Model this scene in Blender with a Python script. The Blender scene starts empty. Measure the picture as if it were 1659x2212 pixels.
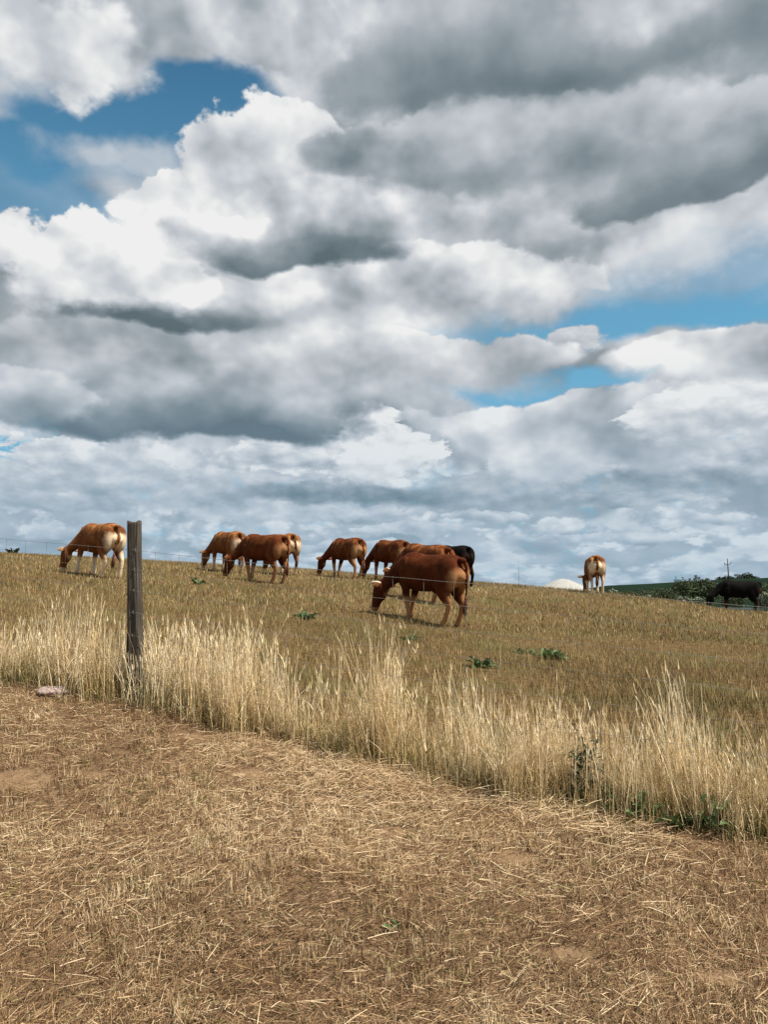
import bpy, bmesh, math, random
import numpy as np
from mathutils import Vector, Matrix, Euler

# ------------------------------------------------------------------ camera
R = math.radians
FPX = 1671.0                 # focal length in units of a 1659 x 2212 picture
PITCH = math.atan(184 / FPX) # horizon lies at row 1290 of 2212
EYE = 1.45
scene = bpy.context.scene
COL = scene.collection
cam_data = bpy.data.cameras.new('camera')
cam_data.sensor_fit = 'VERTICAL'
cam_data.sensor_height = 36.0
cam_data.lens = 18.0 / (1106.0 / FPX)
cam_data.clip_start = 0.05
cam_data.clip_end = 20000
cam = bpy.data.objects.new('camera', cam_data)
COL.objects.link(cam)
cam.location = (0, 0, EYE)
cam.rotation_euler = (math.pi / 2 + PITCH, 0, 0)
scene.camera = cam


def pix_dir(px, py):
    xn = (px - 829.5) / FPX
    yn = (1106.0 - py) / FPX
    return np.array([xn, math.cos(PITCH) - yn * math.sin(PITCH), math.sin(PITCH) + yn * math.cos(PITCH)])


def at(px, py, D):
    d = pix_dir(px, py)
    return np.array([0, 0, EYE]) + d * (D / d[1])


def azel(px, py):
    d = pix_dir(px, py)
    d = d / np.linalg.norm(d)
    return math.atan2(d[0], d[1]), math.asin(d[2])


# ------------------------------------------------------------------ exposure and sun
scene.view_settings.view_transform = 'Standard'
scene.view_settings.look = 'None'
scene.view_settings.exposure = 0.5
scene.view_settings.gamma = 1.0
scene.cycles.use_denoising = False
scene.cycles.max_bounces = 5
scene.cycles.diffuse_bounces = 3
scene.cycles.transparent_max_bounces = 6

SUN_EL = R(57)
SUN_AZ = R(113)              # from +Y (view direction) clockwise: behind the camera, to the right
sun_dir = Vector((math.sin(SUN_AZ) * math.cos(SUN_EL), math.cos(SUN_AZ) * math.cos(SUN_EL), math.sin(SUN_EL)))
sun_data = bpy.data.lights.new('sun', 'SUN')
sun_data.energy = 5.0
sun_data.angle = R(0.6)
sun_data.color = (1.0, 0.93, 0.80)
sun = bpy.data.objects.new('sun', sun_data)
COL.objects.link(sun)
sun.location = (30, -15, 50)
sun.rotation_euler = (-sun_dir).to_track_quat('-Z', 'Y').to_euler()


# ------------------------------------------------------------------ node helpers
class NT:
    def __init__(self, tree):
        self.t = tree

    def node(self, typ, **kw):
        n = self.t.nodes.new(typ)
        for k, v in kw.items():
            setattr(n, k, v)
        return n

    def put(self, sock, v):
        if v is None:
            return
        if hasattr(v, 'is_output'):
            self.t.links.new(v, sock)
        else:
            sock.default_value = v

    def math(self, op, a, b=None, c=None, clamp=False):
        n = self.node('ShaderNodeMath', operation=op, use_clamp=clamp)
        for i, v in enumerate((a, b, c)):
            self.put(n.inputs[i], v)
        return n.outputs[0]

    def vmath(self, op, a, b=None, c=None, scale=None):
        n = self.node('ShaderNodeVectorMath', operation=op)
        for i, v in enumerate((a, b, c)):
            if v is not None:
                self.put(n.inputs[i], v)
        if scale is not None:
            self.put(n.inputs['Scale'], scale)
        return n.outputs['Value'] if op in ('LENGTH', 'DOT_PRODUCT', 'DISTANCE') else n.outputs[0]

    def mixf(self, f, a, b):
        n = self.node('ShaderNodeMix', data_type='FLOAT')
        self.put(n.inputs[0], f); self.put(n.inputs[2], a); self.put(n.inputs[3], b)
        return n.outputs[0]

    def mixc(self, f, a, b, blend='MIX'):
        n = self.node('ShaderNodeMix', data_type='RGBA', blend_type=blend)
        self.put(n.inputs[0], f); self.put(n.inputs[6], a); self.put(n.inputs[7], b)
        return n.outputs[2]

    def rng(self, v, a, b, c=0.0, d=1.0, smooth=True):
        n = self.node('ShaderNodeMapRange', interpolation_type='SMOOTHSTEP' if smooth else 'LINEAR')
        for i, x in enumerate((v, a, b, c, d)):
            self.put(n.inputs[i], x)
        return n.outputs[0]

    def noise(self, vec, scale, detail=4, rough=0.55, dist=0.0, out=0, lac=2.0):
        n = self.node('ShaderNodeTexNoise', noise_dimensions='3D')
        self.put(n.inputs['Vector'], vec)
        n.inputs['Scale'].default_value = scale
        n.inputs['Detail'].default_value = detail
        n.inputs['Roughness'].default_value = rough
        n.inputs['Lacunarity'].default_value = lac
        n.inputs['Distortion'].default_value = dist
        return n.outputs[out]

    def voro(self, vec, scale, detail=3, rough=0.5, lac=2.2):
        n = self.node('ShaderNodeTexVoronoi', voronoi_dimensions='3D', feature='F1')
        self.put(n.inputs['Vector'], vec)
        n.inputs['Scale'].default_value = scale
        n.inputs['Detail'].default_value = detail
        n.inputs['Roughness'].default_value = rough
        n.inputs['Lacunarity'].default_value = lac
        n.normalize = True
        return n.outputs['Distance']

    def ramp(self, f, stops, interp='LINEAR'):
        n = self.node('ShaderNodeValToRGB')
        cr = n.color_ramp
        cr.interpolation = interp
        while len(cr.elements) < len(stops):
            cr.elements.new(0.5)
        for e, (p, c) in zip(cr.elements, stops):
            e.position = p
            e.color = (*c, 1)
        self.put(n.inputs[0], f)
        return n.outputs[0]


def lin(r, g, b):
    def f(c):
        c /= 255.0
        return c / 12.92 if c <= 0.04045 else ((c + 0.055) / 1.055) ** 2.4
    return (f(r), f(g), f(b))


# ------------------------------------------------------------------ sky: clear NISHITA sky with cumulus in front of it
def cloud_group():
    g = bpy.data.node_groups.new('cloud', 'ShaderNodeTree')
    I = g.interface
    def inp(n, t='NodeSocketFloat'):
        I.new_socket(n, in_out='INPUT', socket_type=t)
    inp('UV', 'NodeSocketVector'); inp('C', 'NodeSocketVector'); inp('RT', 'NodeSocketVector'); inp('RB', 'NodeSocketVector')
    for n in ('N', 'F', 'L', 'K', 'SoftT', 'SoftB', 'Top', 'Base', 'Mid', 'Gain', 'Op', 'Tone', 'Cov'):
        inp(n)
    I.new_socket('Tone', in_out='OUTPUT', socket_type='NodeSocketFloat')
    I.new_socket('Cov', in_out='OUTPUT', socket_type='NodeSocketFloat')
    T = NT(g)
    gi = T.node('NodeGroupInput'); go = T.node('NodeGroupOutput')
    S = gi.outputs
    # the tiny term makes each cloud wait for the one behind it, which keeps the compiled shader small
    tiny = T.math('MULTIPLY', S['Tone'], 1e-7)
    d = T.vmath('SUBTRACT', T.vmath('ADD', S['UV'], tiny), S['C'])
    Nw, Fw, Lw = (T.math('ADD', S[k], tiny) for k in 'NFL')
    qt = T.vmath('MULTIPLY', d, S['RT'])
    qb = T.vmath('MULTIPLY', d, S['RB'])
    sp = T.node('ShaderNodeSeparateXYZ'); T.put(sp.inputs[0], d)
    up = T.math('GREATER_THAN', sp.outputs[1], 0.0)
    n = T.node('ShaderNodeMix', data_type='VECTOR')
    T.put(n.inputs[0], up); T.put(n.inputs[4], qb); T.put(n.inputs[5], qt)
    q = n.outputs[1]
    r = T.vmath('LENGTH', q)
    n0 = T.math('SUBTRACT', Nw, 0.5)
    e = T.math('ADD', T.math('SUBTRACT', 1.0, r), T.math('MULTIPLY', n0, S['K']))
    sq = T.node('ShaderNodeSeparateXYZ'); T.put(sq.inputs[0], q)
    h = sq.outputs[1]
    soft = T.mixf(T.rng(h, -0.6, 0.3), S['SoftB'], S['SoftT'])
    a = T.math('MULTIPLY', T.rng(e, 0.0, soft), S['Op'])
    f0 = T.math('SUBTRACT', Fw, 0.5)
    hh = T.math('ADD', h, T.math('MULTIPLY', f0, 1.6))
    tone = T.mixf(T.rng(hh, T.math('SUBTRACT', S['Mid'], 0.85), T.math('ADD', S['Mid'], 0.85)), S['Base'], S['Top'])
    tone = T.math('ADD', tone, T.math('ADD', T.math('MULTIPLY', Lw, S['Gain']), T.math('MULTIPLY', n0, 0.17)))
    T.put(go.inputs['Tone'], T.mixf(a, S['Tone'], tone))
    T.put(go.inputs['Cov'], T.math('MAXIMUM', S['Cov'], a))
    return g


def build_world():
    w = bpy.data.worlds.new('World')
    scene.world = w
    w.use_nodes = True
    t = w.node_tree
    t.nodes.clear()
    T = NT(t)
    out = T.node('ShaderNodeOutputWorld')
    bg = T.node('ShaderNodeBackground')
    bg.inputs['Strength'].default_value = 0.1 / 2 ** 0.5      # the exposure is up by half a stop
    sky = T.node('ShaderNodeTexSky', sky_type='NISHITA')
    sky.sun_disc = False
    sky.sun_elevation = SUN_EL
    sky.sun_rotation = SUN_AZ
    sky.air_density = 1.0; sky.dust_density = 0.6; sky.ozone_density = 2.0
    tc = T.node('ShaderNodeTexCoord')
    dirv = T.vmath('NORMALIZE', tc.outputs['Generated'])
    s = T.node('ShaderNodeSeparateXYZ'); T.put(s.inputs[0], dirv)
    az = T.math('ARCTAN2', s.outputs[0], s.outputs[1])
    el = T.math('ARCSINE', s.outputs[2])
    # seamless noise domain: unit circle x elevation, one unit is one radian
    c = T.node('ShaderNodeCombineXYZ')
    T.put(c.inputs[0], T.math('SINE', az)); T.put(c.inputs[1], T.math('COSINE', az)); T.put(c.inputs[2], T.math('MULTIPLY', el, 1.35))
    P = c.outputs[0]
    uv = T.node('ShaderNodeCombineXYZ'); T.put(uv.inputs[0], az); T.put(uv.inputs[1], el)
    UV0 = uv.outputs[0]
    wn = T.noise(P, 5.0, 5, 0.55, out=1)
    UV = T.vmath('ADD', UV0, T.vmath('MULTIPLY', T.vmath('SUBTRACT', wn, (0.5, 0.5, 0.5)), (0.16, 0.10, 0.0)))
    wn2 = T.noise(P, 16.0, 4, 0.55, out=1)
    UVs = T.vmath('ADD', UV0, T.vmath('MULTIPLY', T.vmath('SUBTRACT', wn2, (0.5, 0.5, 0.5)), (0.06, 0.03, 0.0)))
    LD = (0.45, 0.0, 0.9)

    def field(scale, z=1.0, off=(0, 0, 0), step=0.16, dom=None):
        p = T.vmath('ADD', T.vmath('MULTIPLY', dom or P, (1, 1, z)), off)
        p2 = T.vmath('ADD', p, tuple(x * step / scale for x in LD))
        v = T.voro(p, scale * 1.7, 2.0, 0.55)
        v2 = T.voro(p2, scale * 1.7, 2.0, 0.55)
        n = T.math('ADD', T.math('MULTIPLY', T.noise(p, scale, 7, 0.6), 0.62), T.math('SUBTRACT', 0.36, T.math('MULTIPLY', v, 0.42)))
        f = T.noise(p, scale * 0.8, 2.5, 0.5)
        f2 = T.noise(p2, scale * 0.8, 2.5, 0.5)
        rel = T.math('ADD', T.math('MULTIPLY', T.math('SUBTRACT', f, f2), 0.65), T.math('MULTIPLY', T.math('SUBTRACT', v2, v), 0.38))
        return n, rel, f

    NB, LB, FB = field(7.0, step=0.35)
    NS, LS, FS = field(19.0, z=1.4, off=(3.1, 1.7, 0.4), step=0.35)
    NL = T.noise(P, 3.2, 4, 0.5)

    grp = cloud_group()
    # ---- generic cover, the same all round: broken cumulus above, rows of far stratocumulus towards the horizon
    tone = T.math('ADD', T.math('ADD', 0.60, T.math('MULTIPLY', T.math('SUBTRACT', NL, 0.5), 1.3)),
                  T.math('ADD', T.math('MULTIPLY', T.math('SUBTRACT', FB, 0.5), 0.6), T.math('MULTIPLY', LB, 1.8)))
    cov = T.rng(NL, 0.40, 0.47)
    wide = T.rng(T.math('ABSOLUTE', az), R(44), R(30))
    cov = T.math('MAXIMUM', cov, wide)
    hv = T.node('ShaderNodeCombineXYZ')
    T.put(hv.inputs[0], T.math('SINE', az)); T.put(hv.inputs[1], T.math('COSINE', az))
    T.put(hv.inputs[2], T.math('MULTIPLY', T.math('LOGARITHM', T.math('MAXIMUM', T.math('ADD', el, 0.06), 0.03), math.e), 0.26))
    NR, LR, FR = field(15.0, off=(1.3, 5.2, 0.0), step=0.45, dom=hv.outputs[0])
    low = T.rng(el, R(14.0), R(9.5))
    NQ, LQ, FQ = field(15.0, off=(7.3, 1.2, 0.3), step=0.5, dom=hv.outputs[0])
    tone_low = T.math('ADD', T.math('ADD', 0.58, T.math('MULTIPLY', T.math('SUBTRACT', FR, 0.5), 0.6)), T.math('MULTIPLY', LR, 0.45))
    puff = T.math('MULTIPLY', T.rng(NQ, 0.50, 0.60), T.rng(FR, 0.34, 0.52))
    tone_low = T.mixf(puff, tone_low, T.math('ADD', 0.92, T.math('MULTIPLY', LQ, 1.0)))
    tone = T.mixf(low, tone, tone_low)
    cov = T.mixf(low, cov, T.rng(NR, 0.38, 0.52, 0.45, 1.0))

    def cl(px, py, rx, rt, rb, top, base, mid=0.0, K=2.8, st=0.14, sb=0.55, gain=2.0, op=1.0, small=False, hole=False):
        nonlocal tone, cov
        if small:
            gain *= 0.6
        u, v = azel(px, py)
        ru = abs(azel(px + rx, py)[0] - azel(px - rx, py)[0]) / 2
        vt = abs(azel(px, py - rt)[1] - v)
        vb = abs(azel(px, py + rb)[1] - v)
        n = T.node('ShaderNodeGroup'); n.node_tree = grp
        for k, val in dict(UV=UVs if small else UV, C=(u, v, 0), RT=(1 / ru, 1 / vt, 0), RB=(1 / ru, 1 / vb, 0), N=NS if small else NB, F=FS if small else FB,
                           L=LS if small else LB, K=K, SoftT=st, SoftB=sb, Top=top, Base=base, Mid=mid, Gain=gain, Op=op, Tone=tone,
                           Cov=0.0 if hole else cov).items():
            T.put(n.inputs[k], val)
        if hole:
            cov = T.math('MULTIPLY', cov, T.math('SUBTRACT', 1.0, n.outputs['Cov']))
        else:
            tone, cov = n.outputs['Tone'], n.outputs['Cov']

    for a in CLOUDS:
        kw = a[7] if len(a) > 7 else {}
        cl(*a[:7], **kw)

    tone = T.math('MINIMUM', T.math('MAXIMUM', tone, 0.0), 1.0)
    ccol = T.ramp(tone, [(0.0, lin(94, 109, 116)), (0.25, lin(122, 135, 142)), (0.5, lin(158, 167, 174)), (0.75, lin(197, 202, 208)), (1.0, lin(238, 239, 238))])
    # clear sky: Nishita, tinted as the photograph's grade has it
    skyc = T.vmath('SCALE', sky.outputs[0], scale=SKY_GAIN)
    skyc = T.vmath('MULTIPLY', skyc, SKY_TINT)
    skyc = T.mixc(T.rng(el, R(36), R(14), 0.0, 0.62, smooth=False), skyc, (*[x * 10 for x in lin(122, 186, 220)], 1))
    ccol10 = T.vmath('SCALE', ccol, scale=10.0)
    # distance: low clouds take on the blue of the air
    air = T.rng(el, R(17), R(0), 0.0, 0.52, smooth=False)
    aircol = tuple(x * 10 for x in lin(138, 179, 206))
    mixd = T.mixc(cov, skyc, ccol10)
    mixd = T.mixc(air, mixd, (*aircol, 1))
    T.put(bg.inputs['Color'], mixd)
    t.links.new(bg.outputs[0], out.inputs[0])
    w.cycles.sampling_method = 'NONE'


SKY_GAIN = 1.1
SKY_TINT = (0.50, 0.98, 0.98)
# px, py, half width, height above, depth below (in units of the 1659 x 2212 picture), tone of the top, tone of the base
CLOUDS = [
    # gaps of clear sky
    (280, 290, 420, 110, 110, 0, 0, dict(hole=True, K=1.2, st=.5, sb=.7)),
    (440, 200, 190, 80, 80, 0, 0, dict(hole=True, K=1.2, st=.5, sb=.7)),
    (390, 245, 190, 55, 45, 0, 0, dict(hole=True, K=1.0, st=.5, sb=.6)),
    (20, 310, 160, 80, 80, 0, 0, dict(hole=True, K=1.0, st=.5, sb=.6)),
    (30, 430, 230, 150, 110, 0, 0, dict(hole=True, K=1.2, st=.5, sb=.7, op=.8)),
    (1330, 700, 540, 65, 45, 0, 0, dict(hole=True, K=1.2, st=.6, sb=.5)),
    (1560, 560, 340, 80, 120, 0, 0, dict(hole=True, K=1.4, st=.9, sb=.6, op=.6)),
    (1180, 830, 250, 50, 50, 0, 0, dict(hole=True, K=1.2, st=.4, sb=.4)),
    (40, 970, 100, 26, 22, 0, 0, dict(hole=True, K=1.4, st=.5, sb=.5, small=True)),
    # thin wisps in the gaps
    (300, 345, 260, 50, 50, .88, .82, dict(K=3.4, st=1.1, sb=1.1, op=.7, gain=.5)),
    # low and far first
    (180, 1165, 130, 16, 12, .80, .58, dict(small=True)),
    (720, 1185, 150, 15, 11, .82, .60, dict(small=True)),
    (900, 1150, 130, 18, 12, .84, .60, dict(small=True)),
    (1060, 1120, 110, 20, 13, .86, .58, dict(small=True)),
    (1340, 1165, 170, 16, 11, .84, .60, dict(small=True)),
    (1360, 1085, 170, 24, 15, .80, .50, dict(small=True)),
    (760, 1115, 120, 22, 14, .82, .52, dict(small=True)),
    (120, 1090, 190, 26, 18, .80, .50, dict(small=True)),
    (560, 1105, 200, 26, 24, .90, .74, dict(small=True, st=.3)),
    (1200, 1140, 90, 22, 16, .92, .72, dict(small=True, st=.3)),
    (1540, 1118, 100, 20, 16, .92, .72, dict(small=True, st=.3)),
    (330, 1055, 560, 55, 60, .78, .54, dict(small=True, K=1.8, op=.8)),
    (1100, 1070, 480, 60, 40, .64, .40, dict(small=True, K=1.8, op=.8)),
    (1500, 1010, 330, 60, 60, .78, .44, dict(small=True, K=1.6)),
    (1190, 1012, 150, 50, 40, .96, .70, dict(st=.12, small=True)),
    (130, 985, 130, 45, 45, .98, .74, dict(st=.12, small=True)),
    (660, 990, 190, 50, 40, .96, .55, dict(small=True, K=1.8)),
    (830, 985, 120, 90, 75, 1.05, .92, dict(st=.12, small=True, gain=1.4)),
    (760, 1068, 330, 26, 26, .36, .18, dict(small=True, K=1.4, st=.6)),
    (1300, 930, 520, 85, 80, .84, .66, dict(K=1.6)),
    (1560, 900, 240, 75, 70, .96, .70, dict(small=True, K=1.8, gain=1.4)),
    (770, 890, 80, 30, 40, .98, .8, dict(small=True)),
    # middle
    (1540, 770, 230, 60, 75, .80, .64, dict(K=1.6, st=.2)),
    (1245, 740, 75, 40, 38, .76, .70, dict(small=True, K=1.6, st=.25, gain=1.2)),
    (960, 785, 310, 80, 75, .84, .62, dict(K=1.6, gain=1.8)),
    (350, 840, 540, 170, 130, .66, .22, dict(K=1.4, mid=-.3, sb=.3)),
    (380, 915, 440, 70, 55, .40, .0, dict(K=1.0, mid=.2, st=.95, sb=.3, gain=1.2)),
    (50, 860, 150, 70, 60, .70, .45, dict(K=1.8, mid=-.2)),
    (1500, 530, 420, 120, 130, .88, .84, dict(K=2.2, st=1.0, sb=1.0, op=.85, gain=.6)),
    (1000, 620, 330, 90, 85, .86, .64, dict(K=1.8)),
    (360, 650, 420, 90, 70, .80, .30, dict(K=1.4, mid=-.3, sb=.5)),
    (320, 675, 320, 40, 40, .36, .04, dict(K=1.0, mid=.2, st=.95, sb=.4, gain=1.2)),
    (170, 585, 290, 105, 100, 1.0, .80, dict(st=.12, mid=-.5, gain=2)),
    (375, 470, 120, 90, 130, 1.04, .9, dict(st=.12, gain=1.6)),
    (270, 385, 150, 55, 55, .84, .78, dict(K=1.4, st=.9, sb=.9, op=.65, gain=.6)),
    (580, 370, 180, 110, 170, .92, .72, dict(mid=-.1)),
    (620, 310, 140, 95, 120, 1.02, .82, dict(st=.12, gain=1.5, K=2.8)),
    (800, 470, 330, 75, 70, .93, .62, dict(K=1.8, st=.3)),
    (480, 500, 130, 40, 60, .88, .45, dict(K=1.6)),
    (650, 545, 300, 60, 50, .45, .0, dict(K=1.0, mid=.1, st=.95, sb=.35, gain=1.4)),
    # near and overhead
    (1150, 340, 540, 130, 90, .76, .42, dict(K=1.6, gain=1.2)),
    (790, 340, 170, 80, 70, .56, .40, dict(K=2.0, st=.7, sb=.9)),
    (1480, 390, 320, 90, 60, .50, .20, dict(K=1.2, st=.95, sb=.25, gain=.7)),
    (1250, 120, 820, 220, 120, .60, .26, dict(K=1.3, mid=.1, st=.5, gain=.9)),
    (1130, 165, 560, 130, 75, .42, .10, dict(K=1.0, mid=.0, st=.95, sb=.8, gain=.5)),
    (1400, 50, 220, 70, 70, .72, .62, dict(K=1.2, st=.95, sb=.95, op=.8)),
    (600, 80, 170, 120, 95, .72, .60, dict(K=1.6, sb=.25)),
    (100, 105, 230, 140, 100, .86, .76, dict(st=.5, sb=.4)),
]
build_world()


# ------------------------------------------------------------------ scene helpers
rnd = random.Random(7)
rng = np.random.default_rng(11)


def tag(o, label=None, cat=None, group=None, kind=None):
    if label: o['label'] = label
    if cat: o['category'] = cat
    if group: o['group'] = group
    if kind: o['kind'] = kind
    return o


def link(name, me, mat=None, parent=None, smooth=False):
    o = bpy.data.objects.new(name, me)
    COL.objects.link(o)
    if mat is not None and len(me.materials) == 0:
        me.materials.append(mat)
    if parent is not None:
        o.parent = parent
    if smooth:
        me.polygons.foreach_set('use_smooth', [True] * len(me.polygons))
    return o


def empty(name, loc, rz=0.0):
    o = bpy.data.objects.new(name, None)
    COL.objects.link(o)
    o.empty_display_size = 0.2
    o.location = loc
    o.rotation_euler = (0, 0, rz)
    return o


def mesh_np(name, V, F, attrs=None):
    """V (n,3), F (m,k) with k = 3 or 4 -> mesh, fast"""
    me = bpy.data.meshes.new(name)
    V = np.asarray(V, np.float32); F = np.asarray(F, np.int32)
    m, k = F.shape
    me.vertices.add(len(V)); me.vertices.foreach_set('co', V.ravel())
    me.loops.add(m * k); me.loops.foreach_set('vertex_index', F.ravel())
    me.polygons.add(m); me.polygons.foreach_set('loop_start', np.arange(0, m * k, k, dtype=np.int32))
    for a, vals in (attrs or {}).items():
        at_ = me.attributes.new(a, 'FLOAT', 'POINT')
        at_.data.foreach_set('value', np.asarray(vals, np.float32))
    me.update(calc_edges=True)
    return me


def vnoise(x, y, seed=0):
    """smooth value noise, -1..1"""
    x = np.asarray(x, float); y = np.asarray(y, float)
    xi = np.floor(x).astype(np.int64); yi = np.floor(y).astype(np.int64)
    fx = x - xi; fy = y - yi
    fx = fx * fx * (3 - 2 * fx); fy = fy * fy * (3 - 2 * fy)
    def h(a, b):
        n = (a * 374761393 + b * 668265263 + seed * 1442695041) & 0x7fffffff
        n = ((n ^ (n >> 13)) * 1274126177) & 0x7fffffff
        return ((n ^ (n >> 16)) & 0xffff) / 32767.5 - 1.0
    return (h(xi, yi) * (1 - fx) + h(xi + 1, yi) * fx) * (1 - fy) + (h(xi, yi + 1) * (1 - fx) + h(xi + 1, yi + 1) * fx) * fy


def fnoise(x, y, seed=0, oct=4):
    s = 0; a = 1; t = 0
    for i in range(oct):
        s = s + a * vnoise(np.asarray(x) * 2 ** i, np.asarray(y) * 2 ** i, seed + i); t += a; a *= 0.55
    return s / t


def sstep(a, b, x):
    t = np.clip((np.asarray(x, float) - a) / (b - a), 0, 1)
    return t * t * (3 - 2 * t)


# ------------------------------------------------------------------ the lie of the land
FENCE_C, FENCE_S = 5.12, -0.385          # the fence runs along y = C + S x


def fence_D(px, py):
    d = pix_dir(px, py); k = d[0] / d[1]
    return FENCE_C / (1 - FENCE_S * k)


CP = []
for px, py in ((-250, 1440), (0, 1470), (291, 1508), (600, 1585), (830, 1650), (1250, 1735), (1659, 1810), (1950, 1850)):
    CP.append(at(px, py, fence_D(px, py)))
for px, py, D in ((-200, 2212, 2.82), (0, 2212, 2.82), (830, 2212, 2.8), (1659, 2212, 2.78), (1900, 2212, 2.78),
                  (925, 1351, 14.5), (190, 1244, 20), (560, 1256, 21.9), (460, 1231, 26), (745, 1248, 25), (825, 1254, 25.6),
                  (1285, 1282, 28), (1600, 1324, 30), (1010, 1262, 28), (900, 1296, 19), (1300, 1335, 18), (1600, 1372, 16),
                  (1100, 1440, 9.5), (1500, 1520, 7.5), (500, 1370, 10.0), (100, 1330, 10.5),
                  (-150, 1186, 40), (0, 1197, 39), (400, 1217, 37), (830, 1246, 35), (1100, 1264, 33), (1500, 1306, 31.5), (1659, 1323, 31.5), (1850, 1340, 31),
                  (0, 1215, 60), (830, 1275, 56), (1285, 1325, 50), (1659, 1380, 48),
                  (-200, 1300, 85), (830, 1345, 80), (1285, 1380, 75), (1850, 1430, 70)):
    CP.append(at(px, py, D))
CP += [np.array(p) for p in ((-4, -3, -0.15), (4, -3, -0.2), (0, 0, 0.0), (-3, 1, 0.02), (3, 1, -0.03), (-12, -8, -.3), (12, -8, -.5), (-30, 10, .9), (30, 8, -2.0), (0, -20, -.8))]
CP = np.array(CP)


def tps_fit(P, z):
    n = len(P)
    d = np.linalg.norm(P[:, None] - P[None], axis=2)
    K = np.where(d > 0, d * d * np.log(np.maximum(d, 1e-9)), 0) + np.eye(n) * 0.02
    A = np.zeros((n + 3, n + 3))
    A[:n, :n] = K; A[:n, n] = 1; A[:n, n + 1:] = P; A[n, :n] = 1; A[n + 1:, :n] = P.T
    return np.linalg.solve(A, np.concatenate([z, np.zeros(3)]))


# warp distances so that near points count as much as far ones
def wxy(x, y):
    r = np.hypot(x, y) + 1e-6
    k = np.log1p(r / 2.5) / r * 2.5
    return np.stack([np.asarray(x) * k, np.asarray(y) * k], -1)


TPS_P = wxy(CP[:, 0], CP[:, 1])
TPS_W = tps_fit(TPS_P, CP[:, 2])


def ground(x, y):
    x = np.atleast_1d(np.asarray(x, float)); y = np.atleast_1d(np.asarray(y, float))
    q = wxy(x, y)
    out = np.zeros(len(x))
    n = len(TPS_P)
    for i in range(0, len(x), 20000):
        s = slice(i, i + 20000)
        d = np.linalg.norm(q[s][:, None] - TPS_P[None], axis=2)
        K = np.where(d > 0, d * d * np.log(np.maximum(d, 1e-9)), 0)
        out[s] = K @ TPS_W[:n] + TPS_W[n] + q[s] @ TPS_W[n + 1:]
    r = np.hypot(x, y)
    far = -9.0 + 1.2 * vnoise(x / 160, y / 160, 5)
    w = sstep(55, 120, r)
    wb = sstep(5, 40, -y)                                   # behind the camera: level ground
    out = out * (1 - wb) + (-0.8) * wb
    out = out * (1 - w) + far * w
    near = 1 - sstep(20, 40, r)
    out = out + near * (0.018 * fnoise(x * 2.2, y * 2.2, 3) + 0.03 * vnoise(x * .7, y * .7, 9))
    return out


def gz(x, y):
    return float(ground([x], [y])[0])


# ------------------------------------------------------------------ materials
def new_mat(name):
    m = bpy.data.materials.new(name)
    m.use_nodes = True
    m.node_tree.nodes.clear()
    T = NT(m.node_tree)
    out = T.node('ShaderNodeOutputMaterial')
    b = T.node('ShaderNodeBsdfPrincipled')
    b.inputs['Roughness'].default_value = 0.8
    b.inputs['Specular IOR Level'].default_value = 0.25
    m.node_tree.links.new(b.outputs[0], out.inputs[0])
    return m, T, b, out


def objco(T):
    return T.node('ShaderNodeTexCoord').outputs['Object']


def bump(T, b, h, dist, strength=1.0):
    n = T.node('ShaderNodeBump')
    n.inputs['Distance'].default_value = dist
    n.inputs['Strength'].default_value = strength
    T.put(n.inputs['Height'], h)
    T.put(b.inputs['Normal'], n.outputs[0])


def attr(T, name, typ='GEOMETRY'):
    n = T.node('ShaderNodeAttribute', attribute_type=typ, attribute_name=name)
    return n.outputs['Fac']


def mat_ground():
    m, T, b, o = new_mat('dry_ground')
    P = objco(T)
    n1 = T.noise(P, 0.9, 5, 0.6)
    n2 = T.noise(P, 14, 6, 0.65)
    n3 = T.noise(T.vmath('MULTIPLY', P, (1, 1, 1)), 90, 4, 0.6)
    soil = T.mixc(T.rng(n2, .35, .65), (0.12, 0.075, 0.042, 1), (0.25, 0.165, 0.095, 1))
    soil = T.mixc(T.rng(n3, .4, .62), soil, (0.26, 0.165, 0.095, 1))
    s = T.node('ShaderNodeSeparateXYZ'); T.put(s.inputs[0], P)
    # pasture side of the fence: thin dry turf between the tufts; farther off green land
    k = T.math('ADD', T.math('SUBTRACT', s.outputs[1], FENCE_C), T.math('MULTIPLY', s.outputs[0], -FENCE_S))
    pas = T.rng(T.math('ADD', k, T.math('MULTIPLY', T.math('SUBTRACT', n2, .5), 1.0)), -0.2, 0.4)
    turf = T.mixc(T.rng(n2, .38, .62), (0.085, 0.052, 0.022, 1), (0.17, 0.11, 0.048, 1))
    turf = T.mixc(T.rng(n1, .45, .62), turf, (0.11, 0.088, 0.034, 1))
    col = T.mixc(pas, soil, turf)
    r = T.vmath('LENGTH', P)
    col = T.mixc(T.rng(r, 60, 120), col, (0.05, 0.065, 0.02, 1))
    T.put(b.inputs['Base Color'], col)
    b.inputs['Roughness'].default_value = 0.95
    b.inputs['Specular IOR Level'].default_value = 0.1
    bump(T, b, T.math('ADD', n2, T.math('MULTIPLY', n3, 0.5)), 0.02)
    return m


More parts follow.
